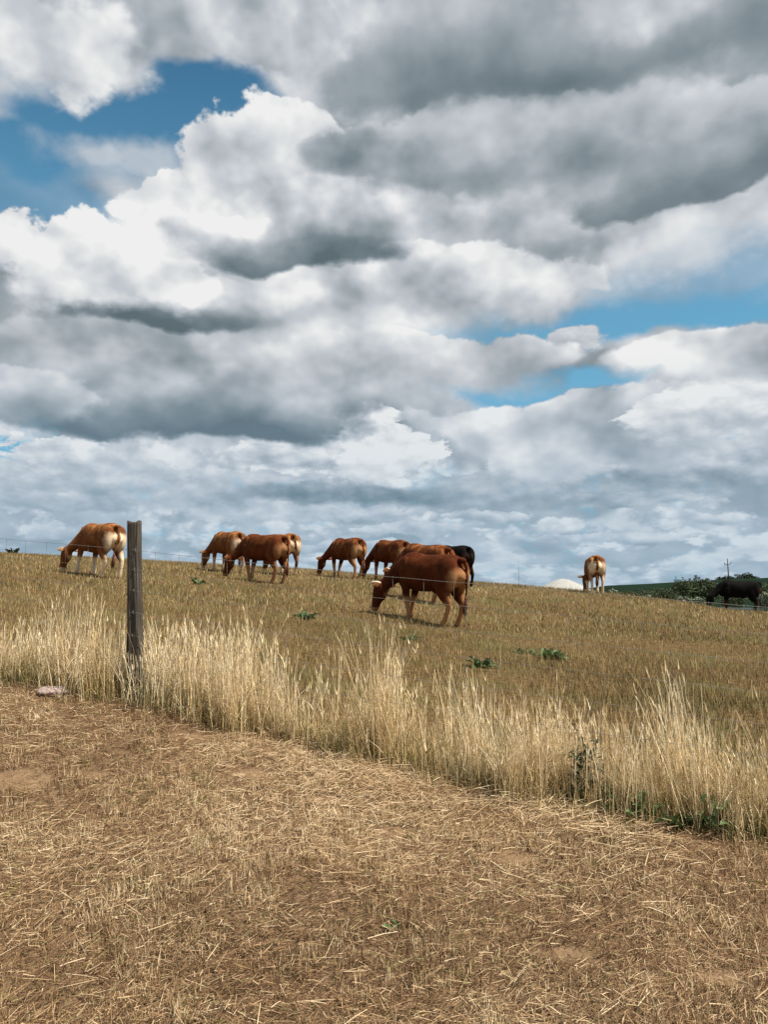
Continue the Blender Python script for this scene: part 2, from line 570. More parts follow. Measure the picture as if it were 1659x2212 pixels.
def mat_blade(name, stops, rough=0.6, trans=0.25, tint=None):
    """blade colour from the per-blade value 'hue'"""
    m, T, b, o = new_mat(name)
    h = attr(T, 'hue')
    c = T.ramp(h, stops)
    P = objco(T)
    n = T.noise(P, 1.3, 3, 0.5)
    c = T.mixc(T.rng(n, .3, .7, .0, .35), c, (tint or (0.62, 0.45, 0.25)) + (1,), 'MULTIPLY')
    T.put(b.inputs['Base Color'], c)
    b.inputs['Roughness'].default_value = rough
    b.inputs['Specular IOR Level'].default_value = 0.3
    tr = T.node('ShaderNodeBsdfTranslucent'); T.put(tr.inputs[0], c)
    mx = T.node('ShaderNodeMixShader'); mx.inputs[0].default_value = trans
    T.t.links.new(b.outputs[0], mx.inputs[1]); T.t.links.new(tr.outputs[0], mx.inputs[2])
    T.t.links.new(mx.outputs[0], o.inputs[0])
    return m


M_GROUND = mat_ground()


# ------------------------------------------------------------------ ground sheet
def build_ground():
    rr = [0.4]
    while rr[-1] < 5000:
        rr.append(rr[-1] * (1.024 if rr[-1] < 70 else 1.07))
    rr = np.array(rr)
    az = np.concatenate([np.arange(-180, -42, 6.0), np.arange(-42, 42.01, 0.5), np.arange(48, 180, 6.0)])
    A, Rr = np.meshgrid(np.radians(az), rr)
    X = (Rr * np.sin(A)).ravel(); Y = (Rr * np.cos(A)).ravel()
    Z = ground(X, Y)
    na, nr = len(az), len(rr)
    i, j = np.meshgrid(np.arange(nr - 1), np.arange(na), indexing='ij')
    a = i * na + j; b_ = i * na + (j + 1) % na; c = (i + 1) * na + (j + 1) % na; d = (i + 1) * na + j
    F = np.stack([a, d, c, b_], -1).reshape(-1, 4)
    V = np.stack([X, Y, Z], -1)
    V = np.vstack([V, [[0, 0, gz(0, 0)]]])
    me = mesh_np('ground', V, F)
    bm = bmesh.new(); bm.from_mesh(me); bm.verts.ensure_lookup_table()
    cv = bm.verts[len(V) - 1]
    for q in range(na):
        bm.faces.new((cv, bm.verts[q], bm.verts[(q + 1) % na]))
    bmesh.ops.recalc_face_normals(bm, faces=bm.faces)
    bm.to_mesh(me); bm.free()
    o = link('ground', me, M_GROUND, smooth=True)
    if me.polygons[10].normal.z < 0:
        me.flip_normals()
    tag(o, 'dry pasture and mown verge ground rising to the left', kind='structure')
    return o


build_ground()


# ------------------------------------------------------------------ grass: stuff nobody could count, as real blades
def fan(n, d0, d1, azmax=34.0, seed=0, power=0.0):
    """points in the fan in front of the camera, even in distance (so density falls with 1/D)"""
    g = np.random.default_rng(seed)
    D = d0 + (d1 - d0) * g.random(n) ** (1 + power)
    a = np.radians((g.random(n) * 2 - 1) * azmax)
    # near the camera keep a step's margin to the sides
    x = D * np.tan(a) + (g.random(n) - .5) * 0.8
    return x, D


def side(x, y):
    """signed distance from the fence line, positive on the pasture side"""
    return (y - FENCE_C - FENCE_S * x) / math.hypot(1, FENCE_S)


def ribbons(x, y, z, az, length, width, lean, curve, hue, segs=1, tip=0.3, twist=None, g=None, grad=0.0):
    """blades rooted at x,y,z: lean is the angle from upright, az the heading of the lean, curve extra bend to the tip"""
    n = len(x)
    g = g or rng
    fa = az + math.pi / 2 + (g.random(n) - .5) * (2.6 if twist is None else twist)   # blade face direction
    wx, wy = np.cos(fa), np.sin(fa)
    V = np.zeros((n, (segs + 1) * 2, 3)); H = np.zeros((n, (segs + 1) * 2))
    px, py, pz = x.copy(), y.copy(), z.copy()
    for s in range(segs + 1):
        t = s / segs
        w = width * 0.5 * (1 - (1 - tip) * t)
        V[:, 2 * s] = np.stack([px - wx * w, py - wy * w, pz], -1)
        V[:, 2 * s + 1] = np.stack([px + wx * w, py + wy * w, pz], -1)
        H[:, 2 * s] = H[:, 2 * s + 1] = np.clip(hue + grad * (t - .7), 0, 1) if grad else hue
        a = lean + curve * (t + .5 / segs)
        st = length / segs
        px = px + np.sin(a) * np.cos(az) * st; py = py + np.sin(a) * np.sin(az) * st; pz = pz + np.cos(a) * st
    base = np.arange(n)[:, None] * (segs + 1) * 2
    F = np.concatenate([np.stack([base[:, 0] + 2 * s, base[:, 0] + 2 * s + 1, base[:, 0] + 2 * s + 3, base[:, 0] + 2 * s + 2], -1) for s in range(segs)])
    return V.reshape(-1, 3), F, H.ravel()


def lying(x, y, z, az, length, width, slope, hue, g=None):
    """straws lying on the ground, face up with a little roll"""
    n = len(x); g = g or rng
    dx, dy, dz = np.cos(az) * np.cos(slope), np.sin(az) * np.cos(slope), np.sin(slope)
    roll = (g.random(n) - .5) * 1.6
    sx, sy, sz = -np.sin(az) * np.cos(roll), np.cos(az) * np.cos(roll), np.sin(roll)
    c = np.stack([x, y, z], -1); d = np.stack([dx, dy, dz], -1) * (length / 2)[:, None]; s = np.stack([sx, sy, sz], -1) * (width / 2)[:, None]
    bend = np.stack([np.zeros(n), np.zeros(n), (g.random(n) - .3) * length * .06], -1)
    V = np.stack([c - d - s, c - d + s, c + bend - s, c + bend + s, c + d - s * .7, c + d + s * .7], 1)
    b = np.arange(n) * 6
    F = np.concatenate([np.stack([b, b + 1, b + 3, b + 2], -1), np.stack([b + 2, b + 3, b + 5, b + 4], -1)])
    return V.reshape(-1, 3), F, np.repeat(hue, 6)


def join(parts):
    off = 0; V = []; F = []; H = []
    for v, f, h in parts:
        V.append(v); F.append(f + off); H.append(h); off += len(v)
    return np.concatenate(V), np.concatenate(F), np.concatenate(H)


# bare patches of soil on the verge (pixel places, ground distance)
BARE = []
for px, py, D, rx, ry in ((1120, 1825, 3.95, .13, .07), (45, 1692, 4.5, .22, .12), (545, 1640, 4.75, .12, .07), (430, 1568, 5.2, .10, .06), (700, 1690, 4.5, .10, .05),
                          (1240, 2010, 3.2, .10, .05), (200, 1690, 4.6, .10, .06), (1560, 2080, 3.05, .08, .05), (860, 1760, 4.2, .12, .05)):
    p = at(px, py, D)
    BARE.append((p[0], p[1], rx, ry))


def bare(x, y):
    m = np.zeros(len(x))
    for bx, by, rx, ry in BARE:
        q = np.hypot((x - bx) / rx, (y - by) / ry) + 0.35 * fnoise(x * 12, y * 12, 77, 2)
        m = np.maximum(m, 1 - sstep(.7, 1.25, q))
    return m


STRAW = [(0.0, (0.065, 0.036, 0.017)), (0.22, (0.165, 0.092, 0.044)), (0.45, (0.35, 0.225, 0.118)), (0.68, (0.58, 0.43, 0.25)), (0.86, (0.78, 0.65, 0.45)), (0.93, (0.27, 0.25, 0.09)), (1.0, (0.16, 0.17, 0.055))]
M_STRAW = mat_blade('cut_straw', STRAW, 0.65, 0.12, (0.74, 0.58, 0.46))
M_FIELD = mat_blade('dry_pasture_blade', [(0.0, (0.08, 0.048, 0.019)), (0.3, (0.185, 0.120, 0.047)), (0.55, (0.31, 0.208, 0.086)), (0.75, (0.52, 0.375, 0.18)), (0.86, (0.66, 0.52, 0.30)), (0.93, (0.16, 0.160, 0.052)), (1.0, (0.09, 0.11, 0.036))], 0.7, 0.15, (0.74, 0.66, 0.46))
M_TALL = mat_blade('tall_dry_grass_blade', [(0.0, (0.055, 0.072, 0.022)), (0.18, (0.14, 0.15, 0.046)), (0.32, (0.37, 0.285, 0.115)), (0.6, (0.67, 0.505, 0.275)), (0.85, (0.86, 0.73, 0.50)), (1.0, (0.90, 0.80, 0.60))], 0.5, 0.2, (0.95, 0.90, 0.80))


def two_tone(g, n, f, lo, hi, sd=.11):
    """dead dark blades mixed with bleached ones; f is the share of bleached"""
    return np.where(g.random(n) < f, g.normal(hi, sd, n), g.normal(lo, sd, n))


def verge():
    g = np.random.default_rng(21)
    parts = []
    # cut straw lying about
    x, y = fan(300000, 2.0, 7.6, 34, 31)
    s = side(x, y)
    patch = fnoise(x * 1.6, y * 1.6, 40)
    keep = (s < 0.35) & (g.random(len(x)) > bare(x, y) * 0.97) & (g.random(len(x)) < np.clip(0.9 + 0.5 * patch, .6, 1))
    x, y, patch = x[keep], y[keep], patch[keep]
    n = len(x)
    swath = fnoise(x * .8, y * .8, 50, 2)
    az = 0.5 + 1.2 * swath + g.normal(0, 0.8, n)
    L = np.clip(g.lognormal(math.log(.042), .55, n), .015, .17)
    W = g.uniform(.0011, .0027, n) * (0.8 + 0.08 * y)
    tone = fnoise(x * .55 + 4, y * .9, 44, 3) * 1.3 - .25 * (1 - sstep(2.7, 4.4, y))
    cl2 = fnoise(x * 5.5, y * 4.0, 46, 3)
    hue = np.clip(two_tone(g, n, np.clip(.42 + .35 * cl2 + .35 * tone, .08, .9), .31, .69) + .10 * patch + .10 * tone - .05 * sstep(4.2, 2.8, y), 0, .86)
    green = g.random(n) < 0.05 + .12 * np.clip(fnoise(x * .9, y * .9, 49, 2) - .15, 0, 1)
    hue[green] = g.uniform(.9, 1, green.sum())
    up = np.abs(g.normal(0, .019, n)) + .003
    slope = g.normal(0, .30, n)
    parts.append(lying(x, y, ground(x, y) + up, az, L, W, slope, hue, g))
    # bright long straws on top
    x, y = fan(1300, 2.0, 7.2, 34, 32)
    k = (side(x, y) < .1) & (bare(x, y) < .5); x, y = x[k], y[k]; n = len(x)
    parts.append(lying(x, y, ground(x, y) + .022 + np.abs(g.normal(0, .012, n)), g.normal(.6, 1.0, n), g.uniform(.05, .17, n) * g.uniform(.6, 1, n), g.uniform(.0016, .0034, n), g.normal(0, .14, n), g.uniform(.68, .86, n), g))
    # raked swath of hay against the tall grass
    t = g.random(9000); xx = -2.4 + t * 5.2
    dd = -np.abs(g.normal(0.30, .22, len(xx)))
    dens = sstep(-.2, .5, fnoise(xx * .9, xx * 0, 61, 2) + .35 * np.exp(-((xx - .1) / .9) ** 2))
    k = g.random(len(xx)) < dens; xx, dd = xx[k], dd[k]; n = len(xx)
    yy = FENCE_C + FENCE_S * xx + dd
    parts.append(lying(xx, yy, ground(xx, yy) + np.abs(g.normal(.02, .03, n)), g.normal(.35, .7, n), g.uniform(.05, .18, n), g.uniform(.0016, .0032, n), g.normal(0, .22, n), g.uniform(.5, .86, n), g))
    # stubble standing in tufts
    cx, cy = fan(26000, 2.0, 7.4, 34, 33)
    cl2 = fnoise(cx * 5.5, cy * 4.0, 46, 3) + .6 * fnoise(cx * 1.3, cy * 1.3, 70)
    k = (side(cx, cy) < .25) & (bare(cx, cy) < .4) & (g.random(len(cx)) < sstep(-.45, .5, cl2)); cx, cy, cl2 = cx[k], cy[k], cl2[k]
    m = np.clip(g.poisson(8 + 12 * np.clip(cl2 + .1, 0, 1)), 0, 34)
    x = np.repeat(cx, m) + g.normal(0, .017, m.sum()); y = np.repeat(cy, m) + g.normal(0, .017, m.sum())
    hc = np.repeat(np.clip(g.normal(.58, .15, len(cx)) + .18 * cl2 + .26 * fnoise(cx * .55 + 4, cy * .9, 44, 3), .15, .86), m)
    n = len(x)
    hue = np.clip(np.where(g.random(n) < .3, hc - .30, hc + .06) + g.normal(0, .09, n), 0.05, .87)
    gr = np.repeat(g.random(len(cx)) < .03 + .16 * np.clip(fnoise(cx * .9, cy * .9, 49, 2) - .1, 0, 1), m); hue[gr] = g.uniform(.9, 1, gr.sum())
    caz = np.repeat(g.random(len(cx)) * 6.28, m) + g.normal(0, 1.0, n)
    hl = np.repeat(g.uniform(.022, .062, len(cx)), m) * g.uniform(.6, 1.3, n)
    parts.append(ribbons(x, y, ground(x, y) - .004, caz, hl, g.uniform(.0022, .0048, n), np.abs(g.normal(.1, .36, n)), g.normal(.1, .3, n), hue, 1, .45, g=g))
    V, F, H = join(parts)
    o = link('mown_straw', mesh_np('mown_straw', V, F, {'hue': H}), M_STRAW)
    tag(o, 'short mown dry grass stubble and loose cut straw on the near verge', 'grass', kind='stuff')


def pasture():
    g = np.random.default_rng(22)
    parts = []
    for n0, d0, d1, h0, h1, w0, w1 in ((150000, 4.6, 16, .03, .10, .004, .008), (150000, 14, 45, .04, .12, .009, .02)):
        x, y = fan(n0, d0, d1, 32, int(d0 * 10))
        dens = fnoise(x * .8, y * .8, 80)
        k = (side(x, y) > .15) & (g.random(n0) < np.clip(.75 + .6 * dens, .25, 1)); x, y, dens = x[k], y[k], dens[k]
        n = len(x)
        pt = fnoise(x * .35, y * .35, 90, 3)
        hue = np.clip(two_tone(g, n, np.clip(.36 + .3 * pt, .08, .9), .21, .64) + .10 * pt + .20 * sstep(8, 28, y) * (.5 + .5 * sstep(-6, 6, x)), 0.02, .86)
        gr = g.random(n) < .15 + .18 * np.clip(-pt, 0, 1); hue[gr] = g.uniform(.89, 1, gr.sum())
        parts.append(ribbons(x, y, ground(x, y) - .01, g.random(n) * 6.28, g.uniform(h0, h1, n) * (1 + .3 * dens), g.uniform(w0, w1, n), np.abs(g.normal(0, .3, n)), g.normal(.1, .3, n), hue, 1, .2, g=g))
    # a few taller seeding stalks
    x, y = fan(2600, 6, 40, 31, 99)
    k = side(x, y) > .4; x, y = x[k], y[k]; n = len(x)
    parts.append(ribbons(x, y, ground(x, y), g.random(n) * 6.28, g.uniform(.12, .24, n), g.uniform(.004, .008, n), np.abs(g.normal(0, .2, n)), g.normal(.2, .3, n), g.uniform(.6, .86, n), 2, .5, g=g))
    V, F, H = join(parts)
    o = link('pasture_grass', mesh_np('pasture_grass', V, F, {'hue': H}), M_FIELD)
    tag(o, 'short grazed olive brown grass covering the pasture behind the fence', 'grass', kind='stuff')


def tall_grass():
    g = np.random.default_rng(23)
    parts = []
    nc = 820
    cx = g.uniform(-5.2, 4.2, nc)
    off = g.normal(.07, .13, nc)
    dens = fnoise(cx * 1.6, off * 2.0, 15, 3)
    keep = g.random(nc) < np.clip(.60 + .8 * dens, .22, 1)
    cx, off = cx[keep], np.clip(off[keep], -.16, .5)
    cy = FENCE_C + FENCE_S * cx + off
    # the denser, higher tussocks of the photograph
    for px, cnt in ((830, 3), (560, 3), (420, 2), (1190, 2), (1470, 2), (120, 2), (1010, 2)):
        d = pix_dir(px, 1600); kx = d[0] / d[1]; D = FENCE_C / (1 - FENCE_S * kx)
        for q in range(cnt):
            cx = np.append(cx, kx * D + g.normal(0, .07)); cy = np.append(cy, D + .02 + g.normal(0, .06))
    nct = len(cx)
    hc = .33 + .14 * fnoise(cx * .8, cy * .8, 18, 2) + g.normal(0, .075, nct)
    hc *= 1 - .16 * sstep(-1.2, -2.2, cx)
    hc[-16:] += .11; hc[-16:-13] += .14
    m = g.poisson(14 * np.clip(g.lognormal(0, .5, nct), .3, 2.6)); m[-16:] += 26
    rad = np.repeat(g.uniform(.025, .075, nct), m)
    x = np.repeat(cx, m) + g.normal(0, 1, m.sum()) * rad; y = np.repeat(cy, m) + g.normal(0, 1, m.sum()) * rad
    n = len(x)
    L = np.clip(np.repeat(hc, m) * g.uniform(.7, 1.5, n), .15, .88)
    caz = np.repeat(g.random(nct) * 6.28, m) + g.normal(0, .8, n)
    hue = np.clip(np.repeat(g.normal(.80, .12, nct), m) + g.normal(0, .12, n), .3, 1)
    lean = np.abs(np.repeat(g.normal(.05, .10, nct), m) + g.normal(0, .11, n)); curve = g.normal(.12, .18, n)
    z = ground(x, y) - .01
    Wd = g.uniform(.0028, .0062, n)
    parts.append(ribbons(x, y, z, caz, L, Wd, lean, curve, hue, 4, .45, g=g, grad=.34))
    # seed heads on the tips
    seg = 4; px_, py_, pz_ = x.copy(), y.copy(), z.copy()
    for s in range(seg):
        a = lean + curve * (s / seg + .5 / seg)
        px_ += np.sin(a) * np.cos(caz) * L / seg; py_ += np.sin(a) * np.sin(caz) * L / seg; pz_ += np.cos(a) * L / seg
    k = g.random(n) < .62
    nk = k.sum(); hl = g.uniform(.035, .085, nk)
    for tw in (0.0, 1.57):
        parts.append(ribbons(px_[k], py_[k], pz_[k] - hl * .25, caz[k] + tw, hl, g.uniform(.005, .010, nk), lean[k] + curve[k] * .6, g.normal(.2, .2, nk), np.clip(hue[k] + g.normal(-.05, .1, nk), .3, 1), 2, .15, twist=.2, g=g))
    # leaves part way up the stems
    k = g.random(n) < .8; nk = k.sum(); f = g.uniform(.1, .6, nk)
    bx = x[k] + f * (px_[k] - x[k]); by = y[k] + f * (py_[k] - y[k]); bz = z[k] + f * (pz_[k] - z[k])
    parts.append(ribbons(bx, by, bz, g.random(nk) * 6.28, g.uniform(.06, .2, nk), g.uniform(.003, .006, nk), g.uniform(.2, .8, nk), g.uniform(.2, 1.4, nk), np.clip(hue[k] - .12 + g.normal(0, .15, nk), .1, .95), 3, .1, g=g))
    # green and straw-coloured blades at the foot
    m = g.poisson(26, nct)
    x = np.repeat(cx, m) + g.normal(0, .07, m.sum()); y = np.repeat(cy, m) + g.normal(-.02, .07, m.sum())
    n = len(x)
    gr = np.repeat(g.random(nct) < np.clip(.50 + .6 * fnoise(cx * .9, cx * 0 + 9, 35, 2), .1, .9), m)
    hue = np.where(gr, g.uniform(0, .34, n), np.clip(g.normal(.40, .18, n), .08, .9))
    parts.append(ribbons(x, y, ground(x, y) - .01, g.random(n) * 6.28, g.uniform(.08, .30, n), g.uniform(.003, .0065, n), np.abs(g.normal(.1, .22, n)), g.uniform(0, .9, n), hue, 3, .12, g=g, grad=.2))
    V, F, H = join(parts)
    o = link('tall_grass', mesh_np('tall_grass', V, F, {'hue': H}), M_TALL)
    tag(o, 'band of tall bleached dry grass along the wire fence', 'grass', kind='stuff')


verge(); pasture(); tall_grass()


# ------------------------------------------------------------------ cattle
def tube(bm, pts, rad, lat=(0, 1, 0), seg=20, power=2.0):
    """closed loft through pts; rad = (half width along lat, half height across it)"""
    pts = [Vector(p) for p in pts]; lat = Vector(lat)
    rings = []
    for i, p in enumerate(pts):
        t = (pts[min(i + 1, len(pts) - 1)] - pts[max(i - 1, 0)]).normalized()
        l = (lat - t * lat.dot(t)).normalized()
        u = t.cross(l)
        rw, rh = rad[i]
        ring = []
        for k in range(seg):
            a = 2 * math.pi * k / seg
            c, s = math.cos(a), math.sin(a)
            c = math.copysign(abs(c) ** (2 / power), c); s = math.copysign(abs(s) ** (2 / power), s)
            ring.append(bm.verts.new(p + l * (c * rw) + u * (s * rh)))
        rings.append(ring)
    for a, b in zip(rings, rings[1:]):
        for k in range(seg):
            bm.faces.new((a[k], a[(k + 1) % seg], b[(k + 1) % seg], b[k]))
    for ring, sgn in ((rings[0], -1), (rings[-1], 1)):
        c = bm.verts.new(sum((v.co for v in ring), Vector()) / seg)
        for k in range(seg):
            v = (ring[(k + 1) % seg], ring[k], c) if sgn < 0 else (ring[k], ring[(k + 1) % seg], c)
            bm.faces.new(v)
    return rings


def ell(bm, c, r, rot=None, sub=3):
    m = Matrix.Translation(c) @ (rot.to_4x4() if rot else Matrix.Identity(4)) @ Matrix.Diagonal((*r, 1))
    bmesh.ops.create_icosphere(bm, subdivisions=sub, radius=1, matrix=m)


def spline(keys, n):
    """Catmull-Rom through rows of numbers"""
    K = np.array(keys, float)
    out = []
    m = len(K) - 1
    for i in range(n):
        t = i / (n - 1) * m
        j = min(int(t), m - 1); f = t - j
        p0, p1, p2, p3 = K[max(j - 1, 0)], K[j], K[j + 1], K[min(j + 2, m)]
        out.append(.5 * ((2 * p1) + (-p0 + p2) * f + (2 * p0 - 5 * p1 + 4 * p2 - p3) * f * f + (-p0 + 3 * p1 - 3 * p2 + p3) * f ** 3))
    return np.array(out)


def leg_points(pose):
    """foot offsets forward (+) for front left, front right, hind left, hind right"""
    L = {}
    for name, s, f in (('fl', 1, pose[0]), ('fr', -1, pose[1])):
        fx = .50 + f
        L[name] = [(.50, s * .185, .98), (.49 + f * .12, s * .195, .78), (.49 + f * .3, s * .185, .60), (.505 + f * .62, s * .175, .385), (.50 + f * .78, s * .17, .26), (fx - .01, s * .17, .12), (fx + .015, s * .17, .045)]
    for name, s, f in (('hl', 1, pose[2]), ('hr', -1, pose[3])):
        fx = -.66 + f
        L[name] = [(-.60, s * .17, 1.02), (-.55 + f * .10, s * .20, .82), (-.60 + f * .3, s * .205, .64), (-.735 + f * .58, s * .19, .46), (-.745 + f * .68, s * .18, .38), (-.715 + f * .85, s * .175, .22), (fx - .015, s * .175, .115), (fx + .015, s * .175, .045)]
    return L


FRONT_R = [(.095, .16), (.09, .125), (.070, .094), (.054, .063), (.042, .049), (.048, .053), (.050, .057)]
HIND_R = [(.125, .225), (.126, .20), (.092, .142), (.052, .080), (.046, .064), (.042, .051), (.048, .053), (.050, .057)]


def build_cow_body(name, pose, head_y=0.0, head_dz=0.0, belly=1.0, slim=1.0, tail_y=0.0):
    bm = bmesh.new()
    #      x     top   bottom  half width
    prof = [(-.88, 1.20, 1.02, .07), (-.845, 1.285, .87, .165), (-.765, 1.338, .775, .235), (-.63, 1.365, .725, .275), (-.45, 1.365, .71, .285), (-.26, 1.34, .66, .290),
            (-.02, 1.318, .605, .318), (.20, 1.305, .58, .312), (.40, 1.318, .59, .265), (.54, 1.305, .61, .225), (.65, 1.24, .66, .18), (.75, 1.14, .73, .12)]
    P = spline(prof, 30)
    pts = [(p[0], 0, (p[1] + p[2]) / 2 - (0 if p[2] > .7 else (belly - 1) * .5)) for p in P]
    rad = [(p[3] * slim, (p[1] - p[2]) / 2) for p in P]
    tube(bm, pts, rad, seg=32, power=2.12)
    # haunches, shoulders, brisket, hip bones, flank fold, sheath
    for s in (1, -1):
        ell(bm, (-.645, s * .160, .96), (.228, .162, .35), Euler((0, R(-8), 0)).to_matrix())
        ell(bm, (-.58, s * .180, .81), (.16, .112, .235), Euler((0, R(20), 0)).to_matrix())
        ell(bm, (.45, s * .180, .92), (.155, .09, .32), Euler((0, R(14), 0)).to_matrix())
        ell(bm, (-.44, s * .165, 1.235), (.10, .062, .065))
        ell(bm, (-.40, s * .19, .78), (.12, .06, .08), Euler((0, R(25), 0)).to_matrix())
    ell(bm, (.65, 0, .72), (.15, .10, .13))
    ell(bm, (.38, 0, 1.255), (.30, .11, .075))
    ell(bm, (-.22, 0, .635), (.10, .045, .05))
    ell(bm, (-.80, 0, 1.28), (.12, .07, .06))
    # neck and head, lowered to graze
    hy, dz = head_y, head_dz
    neck = spline([(.46, 0, 1.07, .165, .25), (.66, hy * .1, 1.00, .142, .235), (.84, hy * .35, .86, .115, .185), (1.00, hy * .65, .71 + dz * .5, .098, .145), (1.13, hy * .88, .59 + dz, .098, .118)], 12)
    tube(bm, neck[:, :3], neck[:, 3:], seg=20)
    head = spline([(1.12, hy * .88, .63 + dz, .095, .10), (1.165, hy * .95, .55 + dz, .125, .145), (1.20, hy, .44 + dz, .125, .152), (1.235, hy * 1.03, .32 + dz, .100, .125), (1.27, hy * 1.06, .20 + dz, .082, .094), (1.295, hy * 1.08, .11 + dz, .086, .084), (1.305, hy * 1.09, .055 + dz, .066, .058)], 16)
    tube(bm, head[:, :3], head[:, 3:], seg=20, power=2.2)
    ell(bm, (1.10, hy * .95, .41 + dz), (.085, .08, .15), Euler((0, R(-18), 0)).to_matrix())   # jaw
    for s in (1, -1):
        ell(bm, (1.215, hy + s * .095, .45 + dz), (.035, .028, .04))                             # brow
        ear = [(1.13, hy * .9 + s * .085, .585 + dz), (1.12, hy * .9 + s * .14, .60 + dz), (1.105, hy * .9 + s * .20, .605 + dz), (1.09, hy * .9 + s * .27, .60 + dz), (1.075, hy * .9 + s * .33, .585 + dz)]
        tube(bm, ear, [(.028, .024), (.050, .022), (.068, .019), (.055, .016), (.016, .012)], lat=(0, 0, 1), seg=12)
    # legs
    L = leg_points(pose)
    for k, p in L.items():
        rr = FRONT_R if k[0] == 'f' else HIND_R
        q = spline([(*a, *b) for a, b in zip(p, rr)], 22)
        tube(bm, q[:, :3], q[:, 3:], seg=14)
    # tail
    ty = tail_y
    tl = spline([(-.78, 0, 1.305, .042, .042), (-.865, 0, 1.28, .036, .032), (-.915, ty * .2, 1.17, .030, .027), (-.93, ty * .5, .98, .026, .024), (-.925, ty * .8, .78, .022, .021), (-.915, ty, .60, .020, .019)], 20)
    tube(bm, tl[:, :3], tl[:, 3:], seg=10)
    me = bpy.data.meshes.new(name + '_raw')
    bmesh.ops.recalc_face_normals(bm, faces=bm.faces)
    bm.to_mesh(me); bm.free()
    o = bpy.data.objects.new('tmp', me); COL.objects.link(o)
    md = o.modifiers.new('r', 'REMESH'); md.mode = 'VOXEL'; md.voxel_size = 0.0125; md.use_smooth_shade = True
    ms = o.modifiers.new('s', 'SMOOTH'); ms.factor = 0.5; ms.iterations = 4
    dc = o.modifiers.new('d', 'DECIMATE'); dc.ratio = 0.42
    dg = bpy.context.evaluated_depsgraph_get()
    out = bpy.data.meshes.new_from_object(o.evaluated_get(dg))
    out.name = name
    bpy.data.objects.remove(o); bpy.data.meshes.remove(me)
    n = len(out.vertices)
    co = np.zeros(n * 3, np.float32); out.vertices.foreach_get('co', co); co = co.reshape(-1, 3)
    x, y, z = co.T
    ishead = sstep(.98, 1.08, x) * (1 - sstep(.68, .75, z))
    legs = (1 - sstep(.36, .56, z)) * (1 - ishead)
    rear = (1 - sstep(-.94, -.56, x)) * sstep(.32, .55, z) * (1 - sstep(.98, 1.28, z))
    tcx = ty * (1 - sstep(.6, 1.2, z))
    tailm = (1 - sstep(.035, .05, np.abs(y - tcx))) * (1 - sstep(-.905, -.885, x)) + (1 - sstep(-.92, -.80, x)) * sstep(1.2, 1.28, z) * (1 - sstep(.04, .07, np.abs(y)))
    tailm = np.clip(tailm, 0, 1)
    inner = (1 - sstep(.06, .14, np.abs(y))) * (1 - sstep(.60, .70, z)) * (z > .45) * (x < -.3)
    muzz = ishead * (1 - sstep(.10, .17, z - dz))
    earm = ishead * sstep(.13, .17, np.abs(y - hy * .9))
    pale = np.clip(np.maximum.reduce([legs, rear * .9, inner * .8]) * (1 - tailm) + muzz * .8 + earm * .5, 0, 1)
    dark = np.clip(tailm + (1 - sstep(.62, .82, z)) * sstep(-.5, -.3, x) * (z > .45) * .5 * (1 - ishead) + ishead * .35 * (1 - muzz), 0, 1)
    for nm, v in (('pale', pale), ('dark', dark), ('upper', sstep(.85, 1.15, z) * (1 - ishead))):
        a_ = out.attributes.new(nm, 'FLOAT', 'POINT'); a_.data.foreach_set('value', np.asarray(v, np.float32))
    out.polygons.foreach_set('use_smooth', [True] * len(out.polygons))
    return out, L, tl, (hy, dz)


def mat_hide():
    m, T, b, o = new_mat('cattle_hide')
    P = objco(T)
    ofs = T.vmath('SCALE', (7.3, 3.1, 5.7), scale=attr(T, 'patch', 'OBJECT'))
    Pp = T.vmath('ADD', P, ofs)
    n1 = T.noise(Pp, 2.6, 4, 0.6)
    n2 = T.noise(T.vmath('MULTIPLY', Pp, (1, 1, .6)), 6.5, 6, 0.66)
    n3 = T.noise(T.vmath('MULTIPLY', P, (1, 1, .35)), 70, 3, 0.6)
    def oc(nm):
        n = T.node('ShaderNodeAttribute', attribute_type='OBJECT', attribute_name=nm)
        return n.outputs['Color']
    base, light, palec = oc('coat'), oc('coat_light'), oc('coat_pale')
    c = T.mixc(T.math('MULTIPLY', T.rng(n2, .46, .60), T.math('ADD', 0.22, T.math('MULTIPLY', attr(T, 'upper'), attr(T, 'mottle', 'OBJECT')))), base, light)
    c = T.mixc(T.rng(n1, .42, .66, 0, .75), c, T.vmath('SCALE', base, scale=0.55))
    pm = T.math('ADD', T.math('MULTIPLY', attr(T, 'pale'), 1.15), T.math('MULTIPLY', T.math('SUBTRACT', n2, .5), .7))
    c = T.mixc(T.math('MULTIPLY', T.rng(pm, .15, 1.0), attr(T, 'pale_amount', 'OBJECT')), c, palec)
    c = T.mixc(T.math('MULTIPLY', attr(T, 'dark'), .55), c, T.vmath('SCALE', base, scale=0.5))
    T.put(b.inputs['Base Color'], T.mixc(T.rng(n3, .3, .7, 0, .12), c, T.vmath('SCALE', c, scale=.6)))
    b.inputs['Roughness'].default_value = 0.8
    b.inputs['Specular IOR Level'].default_value = 0.06
    b.inputs['Sheen Weight'].default_value = 0.0
    b.inputs['Sheen Roughness'].default_value = 0.4
    bump(T, b, T.math('ADD', T.math('MULTIPLY', n3, .2), n2), 0.008, .4)
    return m


